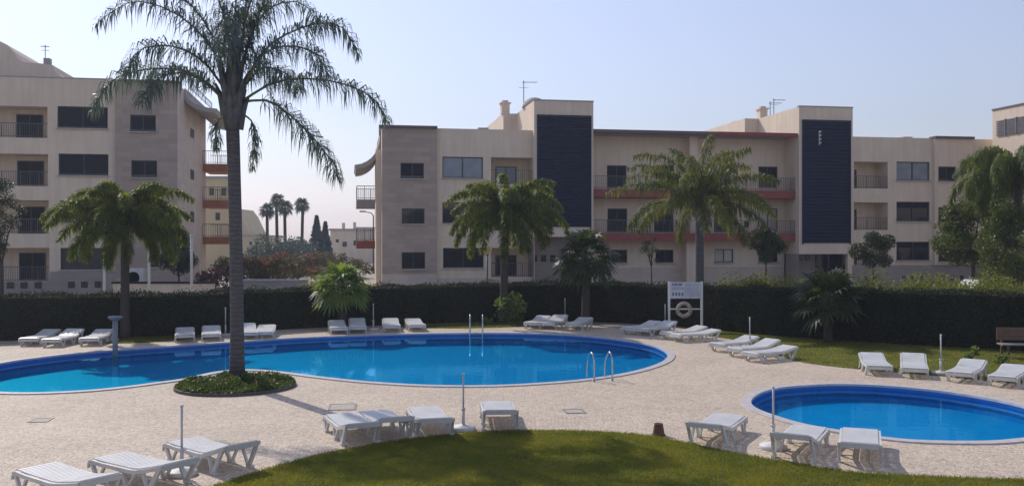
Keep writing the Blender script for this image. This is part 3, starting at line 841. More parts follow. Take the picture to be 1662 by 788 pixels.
    t2, a2, b2, z2, p2 = tower(1297, 1384, 173, (1303.5, 196, 1378.5, 394), v1, 412, ub2)
    # white house-number marks on the second tower
    m = MB(); cu = fr.uz(1330, 220, v1)[0]
    for i in range(4):
        z = fr.uz(1330, 214 + i * 6, v1)[1]
        m.box(cu - .09, cu + .09, v1 - .10, v1 - .075, z - .05, z + .07); m.box(cu - .09, cu - .03, v1 - .10, v1 - .075, z - .16, z - .05)
    m.build('house_number', M('pale_lettering', (.6, .62, .66), .5), t2)
    for (uu, px, tz) in ((ub, 820, z1), (ub2, 1238, z2)):
        t = t1 if uu == ub else t2; c = fr.uz(px, 180, 6.3)[0]
        m = MB(); m.box(c - .3, c + .3, 6.1, 6.75, tz + .002, tz + .75); m.box(c - .4, c + .4, 6.0, 6.85, tz + .75, tz + .83); m.box(c - .22, c + .22, 6.2, 6.6, tz + .83, tz + 1.0)
        m.build('chimney', CREAM, t)
    m = MB(); c = fr.uz(870, 160, 2)[0]; m.lathe([(.9 * math.cos(i * math.pi / 16), .75 * math.sin(i * math.pi / 16)) for i in range(8)], 20, (c + .1, 3.0, z1)); m.build('dome', EAVE, t1, True)
    def antenna(px, ytop, v, zb):
        c, zz = fr.uz(px, ytop, v); m = MB(); m.tube([(c, v, zb), (c, v, zz)], .03, 5); m.tube([(c - .1, v, zz - .12), (c + 1.0, v, zz - .08)], .018, 4)
        for i in range(5): m.tube([(c + i * .22, v - .3, zz - .11), (c + i * .22, v + .3, zz - .11)], .012, 4)
        m.tube([(c - .35, v, zz - .5), (c + .35, v, zz - .5)], .012, 4)
        m.build('antenna', RAIL, root)
    antenna(850, 131, 3.5, zt2 + .1); antenna(1256, 160, 7, z2 - .1); antenna(1250, 165, 8, z2 - .1)
    # centre with recessed balconies
    vC = 1.7; ztc = (fr.uz(1130, 219)[1]); uL, uR = b1, a2
    def slab(y0, y1):
        a, zt_ = fr.uz(1130, y0); b, zb = fr.uz(1130, y1); return zb, zt_
    s2, s1 = slab(308, 321), slab(378, 391)
    doors2 = [Rr(985, 268, 1017, 306, vC), Rr(1064, 268, 1094, 306, vC), Rr(1158, 269, 1187, 306, vC), Rr(1231, 270, 1262, 305, vC)]
    doors1 = [Rr(986, 338, 1018, 377, vC), Rr(1062, 338, 1093, 377, vC), Rr(1159, 338, 1189, 377, vC), Rr(1231, 338, 1262, 375, vC)]
    gws = [Rr(992, 405, 1018, 426, vC), Rr(1064, 405, 1093, 426, vC), Rr(1160, 404, 1190, 425, vC), Rr(1231, 404, 1262, 425, vC)]
    m = MB(); panel(m, uL, uR, fr.uz(1130, 433, vC)[1], ztc, vC, doors2 + doors1 + gws, .14); m.build('wall', CREAM, root)
    m = MB(); m.quad((uL, vC - .006, GZ), (uR, vC - .006, GZ), (uR, vC - .006, fr.uz(1130, 433, vC)[1]), (uL, vC - .006, fr.uz(1130, 433, vC)[1])); m.build('plinth', STONE_L, root)
    for i, w in enumerate(doors2): wpane(root, (*w, vC + .1), PANE, False, 2, (.95, .95, .7, .95)[i])
    for i, w in enumerate(doors1): wpane(root, (*w, vC + .1), (PANE, PANE, PANE, PANE_W)[i], False, 2, (.95, .95, .95, None)[i])
    for i, w in enumerate(gws): wpane(root, (*w, vC + .1), (PANE, PANE, PANE_W, PANE)[i], True, 2, (.95, .95, None, .9)[i])
    uM0, uM1 = U(1114, .8), U(1140, .8)
    m = MB(); m.box(uM0, uM1, .75, vC, GZ, s1[0]); m.box(uM0 + .3, uM1 - .3, .9, vC, s1[1], s2[0]); m.box(uM0 + .3, uM1 - .3, .9, vC, s2[1], ztc - .01); m.build('partition_wall', CREAM, root)
    for zb, zt_ in (s1, s2):
        m = MB(); m.box(uL + .003, uR - .003, -.0, vC - .003, zb, zt_); s = m.build('balcony', SLAB, root)
        m = MB(); railing(m, [(uL + .02, .08), (uR - .02, .08)], zt_, .9, .14); m.build('railing', RAIL, s)
    m = MB(); m.box(uL + .003, uR - .003, -.35, vC + 1, ztc, ztc + .22); m.build('cornice', CORNICE, root)
    m = MB(); m.box(fr.uz(1160, 219)[0], uR - .003, -.375, -.352, ztc - .04, ztc + .225); m.build('cornice', SLAB, root)
    # right section
    uE, uF, uG = b2, U(1513), U(1574)
    ztr = fr.uz(1450, 223)[1]
    w3 = [Rr(1455, 262, 1509, 293), Rr(1455, 327, 1509, 359), Rr(1455, 392, 1509, 422)]
    lg3 = [(*Rr(1386, 262, 1441, 306), 1.6), (*Rr(1386, 328, 1441, 373), 1.6), (*Rr(1386, 394, 1441, 438), 1.6)]
    zpl = fr.uz(1450, 430)[1]
    m = MB(); panel(m, uE, uF, zpl, ztr, 0, w3 + [(max(a, uE + .1), b, max(c, zpl + .01), d, e) for a, b, c, d, e in lg3])
    for a, b, c, d, dp in lg3: m.quad((max(a, uE + .1), dp, c), (b, dp, c), (b, dp, d), (max(a, uE + .1), dp, d))
    m.build('wall', CREAM, root)
    m = MB(); m.box(uE + .002, U(1660), -.06, .2, GZ, zpl); m.build('plinth', STONE_G, root)
    pz = fr.uz(1450, 452)[1]
    for px in (1405, 1420, 1466, 1481, 1496, 1530, 1545, 1560): c = U(px); m = MB(); m.box(c - .14, c + .14, -.075, -.061, pz - .15, pz + .2); m.build('vent', FRAME, root)
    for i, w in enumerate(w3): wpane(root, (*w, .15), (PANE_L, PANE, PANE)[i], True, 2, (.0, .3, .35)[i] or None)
    for i, (a, b, c, d, dp) in enumerate(lg3):
        a = max(a, uE + .1); wpane(root, (a + .05, a + 1.1, c + .02, d - .45, dp - .03), PANE, False)
        m = MB(); railing(m, [(a + .02, .1), (b - .02, .1)], max(c, zpl + .01), .9); m.build('railing', RAIL, root)
    vP = -.3
    w4 = [Rr(1523, 270, 1552, 294, vP), Rr(1523, 336, 1552, 360, vP), Rr(1523, 400, 1553, 424, vP)]
    m = MB(); panel(m, uF, uG, zpl, ztr - .05, vP, w4); m.quad((uF, vP, zpl), (uF, 0, zpl), (uF, 0, ztr - .05), (uF, vP, ztr - .05)); m.build('wall', CREAM, root)
    m = MB(); m.box(uF - .05, uG + .05, vP - .2, .3, ztr - .05, ztr + .12); m.build('cornice', CORNICE, root)
    for i, w in enumerate(w4): wpane(root, (*w, vP + .15), PANE, True, 2, .9 if i == 0 else None)
    m = MB(); ue = U(1660)
    m.quad((uG, 0, zpl), (ue, 0, zpl), (ue, 0, ztr), (uG, 0, ztr)); m.quad((ue, 0, GZ), (ue, DEP, GZ), (ue, DEP, ztr), (ue, 0, ztr))
    m.build('wall', CREAM, root)
    w = Rr(1592, 268, 1606, 296); wpane(root, (*w, -.01), PANE, False, 1)
    # roof
    m = MB(); m.quad((uA, 0, zt2 - .25), (uC, 0, zt2 - .25), (uC, DEP, zt2 - .25), (uA, DEP, zt2 - .25)); m.quad((uL, 0, ztc - .02), (uR, 0, ztc - .02), (uR, DEP, ztc - .02), (uL, DEP, ztc - .02))
    m.quad((uE, 0, ztr - .1), (ue, 0, ztr - .1), (ue, DEP, ztr - .1), (uE, DEP, ztr - .1)); m.quad((uA, DEP, GZ), (ue, DEP, GZ), (ue, DEP, ztr - .1), (uA, DEP, ztr - .1)); m.build('roof', EAVE, root)
    for px in (1494, 790, 625): c = U(px); m = MB(); m.box(c - .35, c + .35, 1.5, 2.1, zt2 - .26, zt2 + .35); m.build('roof_vent', EAVE, root)
    # left end: flared eave and balconies
    eave(root, uA - .0, 1.5, 9, zt, -1, 1.7, 2.3)
    for y in (337, 403):
        z = fr.uz(612, y, 6)[1]
        side_balcony(root, uA - .002, 5.0, 9.0, z, -1, 1.6, EAVE if y < 350 else SLAB)
    return fr
MF = middle_block()

def left_block():
    fr = Frame(at(288, 390, 58.2).xy)
    root = thing('apartment_building', 'four-storey cream apartment block with brown stone bay at the left edge', 'building', (*fr.O, 0), ANG)
    Rr = fr.rect; U = lambda px, v=0: fr.uz(px, 300, v)[0]; DEP = 17
    uB, uA = U(187), U(-160); zt = fr.uz(120, 127)[1]; zs = fr.uz(240, 134)[1]
    wins = [Rr(211, 186, 253, 214), Rr(213, 260, 255, 288), Rr(214, 334, 256, 362), Rr(243, 406, 258, 433)]
    m = MB(); panel(m, uB, 0, GZ, zs, 0, wins); m.build('stone_bay', STONE, root)
    m = MB(); m.box(uB, .1, -.2, .5, zs, zs + .14); m.build('cornice', CORNICE, root)
    for i, w in enumerate(wins): wpane(root, (*w, .15), PANE, True, 2, .9 if i < 3 else None)
    v = .25
    w2 = [Rr(93, 172, 175, 209, v), Rr(95, 249, 176, 285, v), Rr(97, 325, 177, 361, v), Rr(98, 402, 179, 437, v)]
    lg = []; lg += [(*Rr(-60, y0, x, y1, v), 1.7) for y0, y1, x in ((170, 224, 77), (248, 302, 78), (324, 379, 79), (402, 456, 80))]
    zp = fr.uz(130, 440, v)[1]
    m = MB(); panel(m, uA, uB, GZ, zt, v, w2 + lg)
    for a, b, c, d, dp in lg: m.quad((a, v + dp, c), (b, v + dp, c), (b, v + dp, d), (a, v + dp, d))
    m.build('wall', CREAM, root)
    m = MB(); a, b = U(82, v), uB - .002; m.box(a, b, v - .12, v - .003, GZ, zp); m.build('plinth', STONE_G, root)
    m = MB(); m.box(uA, a - .003, v - .08, v - .003, GZ, lg[3][2] - .02); m.build('plinth', STONE_G, root)
    pz = fr.uz(100, 463, v)[1]
    for px in (18, 40, 63, 117, 138, 160): c = U(px, v); m = MB(); m.box(c - .2, c + .2, v - .14, v - .122, pz - .15, pz + .25); m.build('vent', FRAME, root)
    for i, w in enumerate(w2): wpane(root, (*w, v + .15), PANE, True, 2, (.98, .98, None, None)[i])
    for i, (a, b, c, d, dp) in enumerate(lg):
        db = Rr(27 + i * 1.5, 185 + i * 75, 70 + i * 1.5, 222 + i * 76, v + dp)
        wpane(root, (db[0], db[1], c + .02, min(db[3], d - .3), v + dp - .03), PANE, False, 2, .95)
        m = MB(); railing(m, [(a + .02, v + .1), (b - .02, v + .1)], c, .9); m.build('railing', RAIL, root)
    # side wall facing the gap
    def side(px, py):
        rx = (px - CX) / F; t = (fr.O.dot(fr.d)) / (rx * fr.d.x + fr.d.y)
        return (rx * t - fr.O.x) * fr.n.x + (t - fr.O.y) * fr.n.y, H + (H0 - py) / F * t
    m = MB(); ve = side(334, 300)[0]
    m.quad((0, 0, GZ), (0, ve, GZ), (0, ve, zs), (0, 0, zs)); m.quad((0, ve, GZ), (uA, ve, GZ), (uA, ve, zs), (0, ve, zs))
    m.build('side_wall', STONE_L, root)
    for y0, y1 in ((207, 226), (274, 293), (342, 361), (408, 428)):
        v0, zt_ = side(309, y0); v1, zb = side(314.5, y1)
        m = MB(); m.box(-.02, .03, v0, v1, zb, zt_); w = m.build('window', FRAME, root)
        m = MB(); m.quad((.035, v0 + .05, zb + .05), (.035, v1 - .05, zb + .05), (.035, v1 - .05, zt_ - .05), (.035, v0 + .05, zt_ - .05)); m.build('pane', SHUT, w)
    eave(root, 0, 2.4, ve + 1.5, zs + .1, 1, 2.0, 1.3)
    m = MB(); railing(m, [(.3, 3), (.3, ve + 1)], zs + .1, .5, .4); m.build('railing', RAIL, root)
    for y in (279, 337, 396):
        z = side(332, y)[1]
        side_balcony(root, .002, ve - 1.5, ve + 2.2, z, 1, 1.9, RUST)
    m = MB(); m.quad((uA, v, zt - .05), (uB, v, zt - .05), (uB, ve, zt - .05), (uA, ve, zt - .05)); m.quad((uB, 0, zs), (0, 0, zs), (0, ve, zs), (uB, ve, zs))
    m.box(uA, uB, v - .02, v + .2, zt, zt + .08); m.build('roof', EAVE, root)
    # rooftop: curved penthouse gable, chimney, antenna
    vp = 4.0; prof = [(-60, 62), (-25, 64), (0, 67), (12, 73), (22, 84), (28, 94), (40, 101), (66, 103), (86, 106), (88, 115), (100, 124), (108, 130), (-60, 130)]
    m = MB(); m.prism([fr.uz(x, y, vp) for x, y in prof], 'y', vp, vp + 6); m.build('penthouse', CREAM, root)
    a, b, c, d = Rr(72, 95, 82, 105, vp + .5); m = MB(); m.box(a, b, vp + .3, vp + .8, c - .3, d); m.build('chimney', EAVE, root)
    cc, zz = fr.uz(73, 73, vp + .5); m = MB(); m.tube([(cc, vp + .55, d), (cc, vp + .55, zz)], .025, 5)
    for o, z in ((.25, .1), (.25, .35)): m.tube([(cc - o, vp + .55, zz - z), (cc + o, vp + .55, zz - z)], .015, 4)
    for i in range(5): m.tube([(cc - .25 + i * .12, vp + .3, zz - .1), (cc - .25 + i * .12, vp + .8, zz - .1)], .012, 4)
    m.build('antenna', RAIL, root)
left_block()

def right_block():
    O = at(1611, 390, 67.5).xy; fr = Frame(O)
    root = thing('apartment_building', 'cream apartment block with grey louvre band, cut by the right edge behind trees', 'building', (*O, 0), ANG)
    zt = H + (H0 - 180) * 67.5 / F; m = MB(); L = -14
    m.quad((0, 0, GZ), (0, L, GZ), (0, L, zt), (0, 0, zt)); m.quad((0, L, GZ), (14, L, GZ), (14, L, zt), (0, L, zt)); m.quad((0, 0, GZ), (14, 0, GZ), (14, 0, zt), (0, 0, zt)); m.quad((0, 0, zt), (14, 0, zt), (14, L, zt), (0, L, zt))
    m.build('wall', CREAM, root)
    m = MB(); m.box(-.06, .2, L - .03, .02, zt + .002, zt + .12); m.build('cornice', CORNICE, root)
    m = MB(); z0, z1 = zt - 1.9, zt - .8
    for i in range(9): m.box(-.10, -.01, L + .4, -.5, z0 + i * .125, z0 + i * .125 + .08)
    for i in range(12): m.box(-.13, -.015, L + .4 + i * 1.1, L + .52 + i * 1.1, z0 - .03, z1 + .03)
    m.build('louvre_band', M('grey_louvre', (.16, .15, .16), .5), root)
    for z in (7.4, 4.5, 1.7):
        for y in (-3.5, -7, -10.5):
            m = MB(); m.box(-.03, .02, y - .7, y + .7, z, z + 1.2); w = m.build('window', FRAME, root)
            m = MB(); m.quad((-.035, y - .6, z + .08), (-.035, y + .6, z + .08), (-.035, y + .6, z + 1.12), (-.035, y - .6, z + 1.12)); m.build('pane', PANE, w)
right_block()

# the hazy air of the place: one closed even volume, the sky outside it
def haze():
    m = MB(); m.box(-420, 420, -30, 700, -3, 24)
    mat = bpy.data.materials.new('haze_air'); mat.use_nodes = True; t = mat.node_tree
    t.nodes.remove(t.nodes['Principled BSDF'])
    v = t.nodes.new('ShaderNodeVolumePrincipled'); v.inputs['Color'].default_value = (.80, .86, 1.0, 1); v.inputs['Density'].default_value = .0006; v.inputs['Anisotropy'].default_value = .3
    t.links.new(v.outputs[0], t.nodes['Material Output'].inputs['Volume'])
    o = m.build('haze', mat); o['kind'] = 'stuff'; o['label'] = 'thin pale blue summer haze in the air'
haze()
# background buildings seen through the gap
def far_building(name, label, x0, x1, ytop, Y, dep, mat, wins, wall_x=None):
    a = at(x0, ytop, Y); b = at(x1, ytop, Y)
    root = thing(name, label, 'building', (a.x, Y, GZ)); w = b.x - a.x; h = a.z - GZ
    m = MB(); m.box(0, w, 0, dep, 0, h); m.build('wall', mat, root)
    m = MB(); m.box(-.2, w + .2, -.2, dep + .2, h + .003, h + .3); m.build('roof', EAVE, root)
    for (px, py, pw, ph) in wins:
        c = at(px, py, Y); ww = pw * Y / F; hh = ph * Y / F
        m = MB(); m.box(c.x - a.x, c.x - a.x + ww, -.06, .05, c.z - GZ - hh, c.z - GZ); f = m.build('window', FRAME, root)
        m = MB(); q = .08; m.quad((c.x - a.x + q, -.065, c.z - GZ - hh + q), (c.x - a.x + ww - q, -.065, c.z - GZ - hh + q), (c.x - a.x + ww - q, -.065, c.z - GZ - q), (c.x - a.x + q, -.065, c.z - GZ - q)); m.build('pane', PANE, f)
    return root, w, h
far_building('yellow_house', 'yellow block seen behind the side balconies of the left apartments', 320, 374, 290, 105, 3, CREAM2, [(340, 305, 7, 12), (360, 305, 7, 12), (350, 345, 7, 12)])
r, w, h = far_building('low_house', 'pale low house with sloping roof right of the tall palm trunk', 380, 426, 384, 150, 12, CREAM2, [(405, 392, 4, 5), (415, 392, 4, 5)])
m = MB(); m.prism([(0, h), (w * .55, h), (w * .2, h + 3.4), (0, h + 4.6)], 'y', .3, 11); m.build('gable', CREAM2, r)
r, w, h = far_building('flat_roofed_house', 'low beige flat-roofed house beyond the palms, left of the stone-clad bay', 536, 612, 374, 140, 14, CREAM, [(556, 392, 7, 8), (590, 390, 8, 8), (574, 390, 5, 8), (545, 388, 5, 5)])
m = MB(); m.box(1.6, 2.0, 1, 1.4, h + .3, h + 1.2); m.build('chimney', CREAM, r); m = MB(); m.box(3.3, 3.7, 1, 1.4, h + .3, h + 1.3); m.build('chimney', CREAM, r)

# ------------------------------------------------------------------ trees behind the hedge
broad_tree((*at(1580, 455, 48).xy, GZ), 'bushy round-crowned green tree in front of the right-hand windows', 2.2,
           [(c[0], c[1], c[2], c[3]) for c in blob(-.1, 3.9, 1.45, 1.6, 34, .62)] + blob(.8, 4.6, 1.0, 1.0, 10, .55), 19000, .14, LEAF_G, .11)
t = at(1652, 400, 45)
feather_palm((t.x, t.y, GZ), 6.2, 'big green feather palm cut by the right edge above the round tree', 3.3, 36, PALM_DARK, .2, .17, R(88), R(5), R(125), n=400, ll=.8, seed=31)
broad_tree((*at(1642, 440, 43).xy, GZ), 'dark leafy tree under the palm at the right edge', 1.4, blob(.1, 3.1, 1.6, 2.0, 32, .65), 17000, .13, LEAF_G2, .1)
broad_tree((*at(1243, 455, 52).xy, GZ), 'small dark rounded tree before the red balconies', 2.2, blob(0, 3.2, .85, .9, 22, .46), 9000, .12, LEAF_D, .06, group='young trees before the apartments')
broad_tree((*at(1417, 455, 50).xy, GZ), 'small dark open-crowned tree below the right loggias', 2.0, blob(0, 2.95, 1.0, .85, 18, .42), 6500, .12, LEAF_D, .06, group='young trees before the apartments')
broad_tree((*at(1057, 455, 54).xy, GZ), 'thin sparse sapling before the ground-floor windows', 2.0, blob(0, 2.85, .55, .75, 9, .24), 700, .09, LEAF_D, .04, group='young trees before the apartments')
broad_tree((*at(290, 455, 50).xy, GZ), 'small dark tree by the white posts before the left block', 1.8, blob(0, 2.7, .85, .95, 18, .42), 6000, .12, LEAF_D, .06, group='young trees before the apartments')
broad_tree((*at(2, 450, 45).xy, GZ), 'dark tree cut by the left edge', 2.4, blob(-.3, 4.65, .95, 1.8, 26, .48) + blob(.8, 5.05, .35, .3, 3, .25), 10000, .11, LEAF_D, .1)
# right-hand low shrubs and others
def shrub(base, label, rx, rz, n, size, mat, group=None, name='shrub', cl=10, flower=None):
    root = thing(name, label, 'shrub', base, 0, group)
    m = MB()
    for i in range(6):
        a = i * 1.05; m.tube([(0, 0, -.02), (math.cos(a) * rx * .35, math.sin(a) * rx * .3, rz * .8), (math.cos(a) * rx * .7, math.sin(a) * rx * .5, rz * 1.3)], [.03, .02, .008], 5)
    m.build('stems', BARK, root)
    cl_ = blob(0, rz, rx, rz * .8, cl, rz * .55, rx * .7, .2)
    leaves('foliage', cl_, n, size, mat, root)
    if flower:
        fo = leaves('flowers', [(c[0], c[1] - .1, c[2] + .15, c[3]) for c in random.sample(cl_, max(2, cl // 3))], flower, size * .8, PINK, root); fo['kind'] = 'stuff'
    return root
shrub(gp(829, 522.5) - Vector((0, .9, 0)) + Vector((0, 0, .0)), 'rounded leafy shrub against the hedge below the middle palm', .72, .78, 1500, .13, FAN_BRIGHT)
spots = [(1215, 463, 1.6, 'low yellow-green shrub behind the hedge, just right of the notice board'), (1262, 460, 1.4, 'low yellow-green shrub below the small dark rounded tree'),
         (1400, 466, 1.6, 'low yellow-green shrub right of the dark green fan palm'), (1447, 466, 1.7, 'low yellow-green shrub under the large right-hand windows'),
         (1500, 467, 1.6, 'low yellow-green shrub below the narrow windows'), (1552, 468, 1.5, 'low yellow-green shrub in front of the parked car'),
         (1602, 469, 1.5, 'low yellow-green shrub below the round-crowned tree'), (1655, 470, 1.6, 'low yellow-green shrub cut by the right edge'),
         (1010, 460, 1.5, 'low yellow-green shrub beside the dark spiky fan palm'), (1060, 461, 1.5, 'low yellow-green shrub at the foot of the thin sapling'),
         (515, 470, 1.6, 'yellow-green bush beside the bright fan palm, above the hedge')]
for px, py, rx, lb in spots:
    hy = float(np.interp((px - CX) / F, [p[0] / p[1] for p in HL], [p[1] for p in HL])) + 2.2
    shrub(((px - CX) * hy / F, hy, GZ), lb, rx, 1.06 if px > 1100 else (.72 if px != 515 else .92), 4200, .1, LEAF_Y, 'low shrubs behind the hedge', 'low_shrub', 20)
for px, py, lb in ((1575, 584, 'small leafy plant on the lawn left of the bench'), (1626, 590, 'small reddish-green plant in front of the bench'), (788, 519, 'small twiggy plant at the hedge foot behind the pool rails')):
    b = gp(px, py) if px > 800 else gp(px, 525.5) - Vector((0, .25, 0))
    shrub(b, lb, .28, .2, 260, .09, FAN_BRIGHT, None, 'small_plant', 5)
bz = [(372, 455, 62, 2.2, 'red-flowered bougainvillea by the end of the left block', 800), (425, 452, 66, 2.6, 'bougainvillea right of the tall palm trunk with deep pink flowers', 700),
      (470, 448, 70, 2.9, 'bougainvillea with scattered magenta flowers below the far palms', 700), (515, 446, 76, 3.0, 'brownish bougainvillea below the blue conifers', 330), (410, 440, 80, 3.2, 'dusty pink bougainvillea farther back by the trunk', 420),
      (460, 438, 86, 3.4, 'dull bougainvillea at the back below the dark bushes', 300), (560, 442, 84, 3.2, 'greenish-brown bush below the flat-roofed house', 0), (505, 434, 92, 3.4, 'brown bush at the back below the conifers', 160)]
for px, py, Y, rx, lb, fl in bz:
    shrub(((px - CX) * Y / F, Y, GZ), lb, rx, 1.15, 2600, .2, DRYLEAF, 'bougainvillea thicket beyond the road', 'bougainvillea_bush', 14, int(fl * .6))
for px, Y, rx, rz, lb in ((455, 108, 3.2, 2.3, 'bluish bush under the far palm pair'), (488, 112, 3.4, 2.0, 'bluish bush left of the conifers'), (430, 120, 3.0, 1.6, 'small bluish bush at the foot of the leftmost far palm')):
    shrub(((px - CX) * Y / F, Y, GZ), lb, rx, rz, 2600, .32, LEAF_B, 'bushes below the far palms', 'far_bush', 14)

def conifer(px, ytop, Y, label):
    b = at(px, 400, Y); h = at(px, ytop, Y).z - GZ; root = thing('conifer', label, 'tree', (b.x, Y, GZ), 0, 'conifers beyond the road')
    m = MB(); m.tube([(0, 0, 0), (0, 0, h * .95)], [.25, .03], 8); m.build('trunk', BARK, root)
    n = 3800; t = RNG.uniform(.03, 1, n) ** .8; tier = .75 + .25 * np.abs(np.sin(t * 26)); r = (1 - t) * h * .26 * tier * RNG.uniform(.3, 1.05, n) + .05; a = RNG.uniform(0, 2 * np.pi, n)
    P = np.stack([np.cos(a) * r, np.sin(a) * r, t * h - r * .15], 1)
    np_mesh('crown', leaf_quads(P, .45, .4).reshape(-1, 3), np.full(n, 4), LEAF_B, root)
conifer(514, 350, 118, 'taller of the two dark blue conifers'); conifer(528, 360, 121, 'shorter of the two dark blue conifers, on the right')
for px, py, Y, lb in ((434, 341, 115, 'lone far palm, leftmost of the four'), (450, 326, 118, 'tallest far palm, second from the left'), (463, 337, 116, 'far palm leaning close to the tallest one'), (490, 332, 122, 'far palm standing alone on the right, left of the conifers')):
    p = at(px, py, Y)
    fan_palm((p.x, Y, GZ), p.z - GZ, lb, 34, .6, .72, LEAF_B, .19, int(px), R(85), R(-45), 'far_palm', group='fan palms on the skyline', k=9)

# ------------------------------------------------------------------ planter
pc = Vector(((383 - CX) * 24.0 / F, 24.0, 0))
root = thing('planter_bed', 'round planting bed with low green ground cover at the tall palm', 'planter', pc)
m = MB(); m.lathe([(1.53, 0), (1.53, .07), (1.51, .08), (1.48, .08), (1.48, .05)], 48); m.build('kerb', M('dark_kerb', (.10, .085, .075), .8, .1, 5), root)
m = MB(); m.lathe([(1.479, .02), (1.479, .085), (.7, .11), (.01, .12)], 40); m.build('soil', SOIL, root)
n = 8500; rr = 1.5 * np.sqrt(RNG.uniform(0, 1, n)); aa = RNG.uniform(0, 6.283, n)
P = np.stack([rr * np.cos(aa), rr * np.sin(aa), .09 + RNG.uniform(0, 1, n) * .24 * (1.08 - (rr / 1.52) ** 5) * (.6 + .4 * np.sin(aa * 5 + rr * 4))], 1)
o = np_mesh('ground_cover', leaf_quads(P, .085).reshape(-1, 3), np.full(n, 4), leafmat('ground_cover_leaf', (.03, .06, .015), (.09, .13, .03), .35, .5, 4), root); o['kind'] = 'stuff'
q = P[RNG.choice(n, 160)] + np.array([0, 0, .05]); o = np_mesh('flowers', leaf_quads(q, .05).reshape(-1, 3), np.full(160, 4), M('yellow_orange_petals', (.5, .3, .06), .6), root); o['kind'] = 'stuff'

# ------------------------------------------------------------------ sun loungers
def make_lounger(hh=.42):
    root = thing('sun_lounger', 'white lounger', 'sun lounger')
    W = .33; zs = .28
    prof = [(-.95, .20), (-.93, .26), (-.86, .285), (-.6, .27), (-.2, .265), (.15, .262), (.3, .275), (.6, .27 + (hh - .27) * .47), (.92, hh)]
    for s in (-1, 1):
        m = MB(); y = s * W
        top = [(x, z + .015) for x, z in prof]; bot = [(x, z - .045) for x, z in prof[::-1]]
        m.prism(top + bot, 'y', y - .022, y + .022); m.build('side_rail', WHITE2, root)
    def legs(pts, s):
        m = MB(); y = s * (W - .005)
        for a, b, w in pts: m.bar((a[0], y, a[1]), (b[0], y + s * .015, b[1]), .045, w, (1, 0, 0) if abs(a[0] - b[0]) < .05 else (0, 0, 1))
        f = pts[0][1]; m.box(f[0] - .05, f[0] + .09, y + s * .015 - .035, y + s * .015 + .035, 0, .05)
        m.build('leg', WHITE2, root)
    for s in (-1, 1):
        legs([((-.86, .25), (-.70, .03), .065), ((-.52, .24), (-.64, .03), .035)], s)
        legs([((-.10, .24), (.06, .03), .06), ((.28, .245), (.12, .03), .035)], s)
        legs([((.86, hh - .035), (.62, .03), .07), ((.46, .275), (.58, .03), .035)], s)
    def surf(x):
        xs = [p[0] for p in prof]; zz = [p[1] for p in prof]; return float(np.interp(x, xs, zz))
    m = MB(); x = -.93
    while x < .21:
        a, b = x, x + .055
        m.prism([(a, surf(a) + .018), (b, surf(b) + .018), (b, surf(b) + .036), (a, surf(a) + .036)], 'y', -W + .03, W - .03); x += .078
    for y in (-.15, .15): m.prism([(-.88, surf(-.88) - .02), (.2, surf(.2) - .02), (.2, surf(.2) + .016), (-.88, surf(-.88) + .016)], 'y', y - .012, y + .012)
    m.build('seat', WHITE, root)
    m = MB(); x = .235
    while x < .88:
        a, b = x, x + .055
        m.prism([(a, surf(a) + .018), (b, surf(b) + .018), (b, surf(b) + .036), (a, surf(a) + .036)], 'y', -W + .03, W - .03); x += .078
    for y in (-.15, .15): m.prism([(.23, surf(.23) - .02), (.9, surf(.9) - .02), (.9, surf(.9) + .016), (.23, surf(.23) + .016)], 'y', y - .012, y + .012)
    m.build('backrest', WHITE, root)
    m = MB(); m.box(.88, .935, -W + .024, W - .024, hh - .065, hh + .02); m.build('head_bar', WHITE2, root)
    m = MB(); m.box(-.955, -.91, -W + .024, W - .024, .18, .262); m.build('foot_bar', WHITE2, root)
    return root
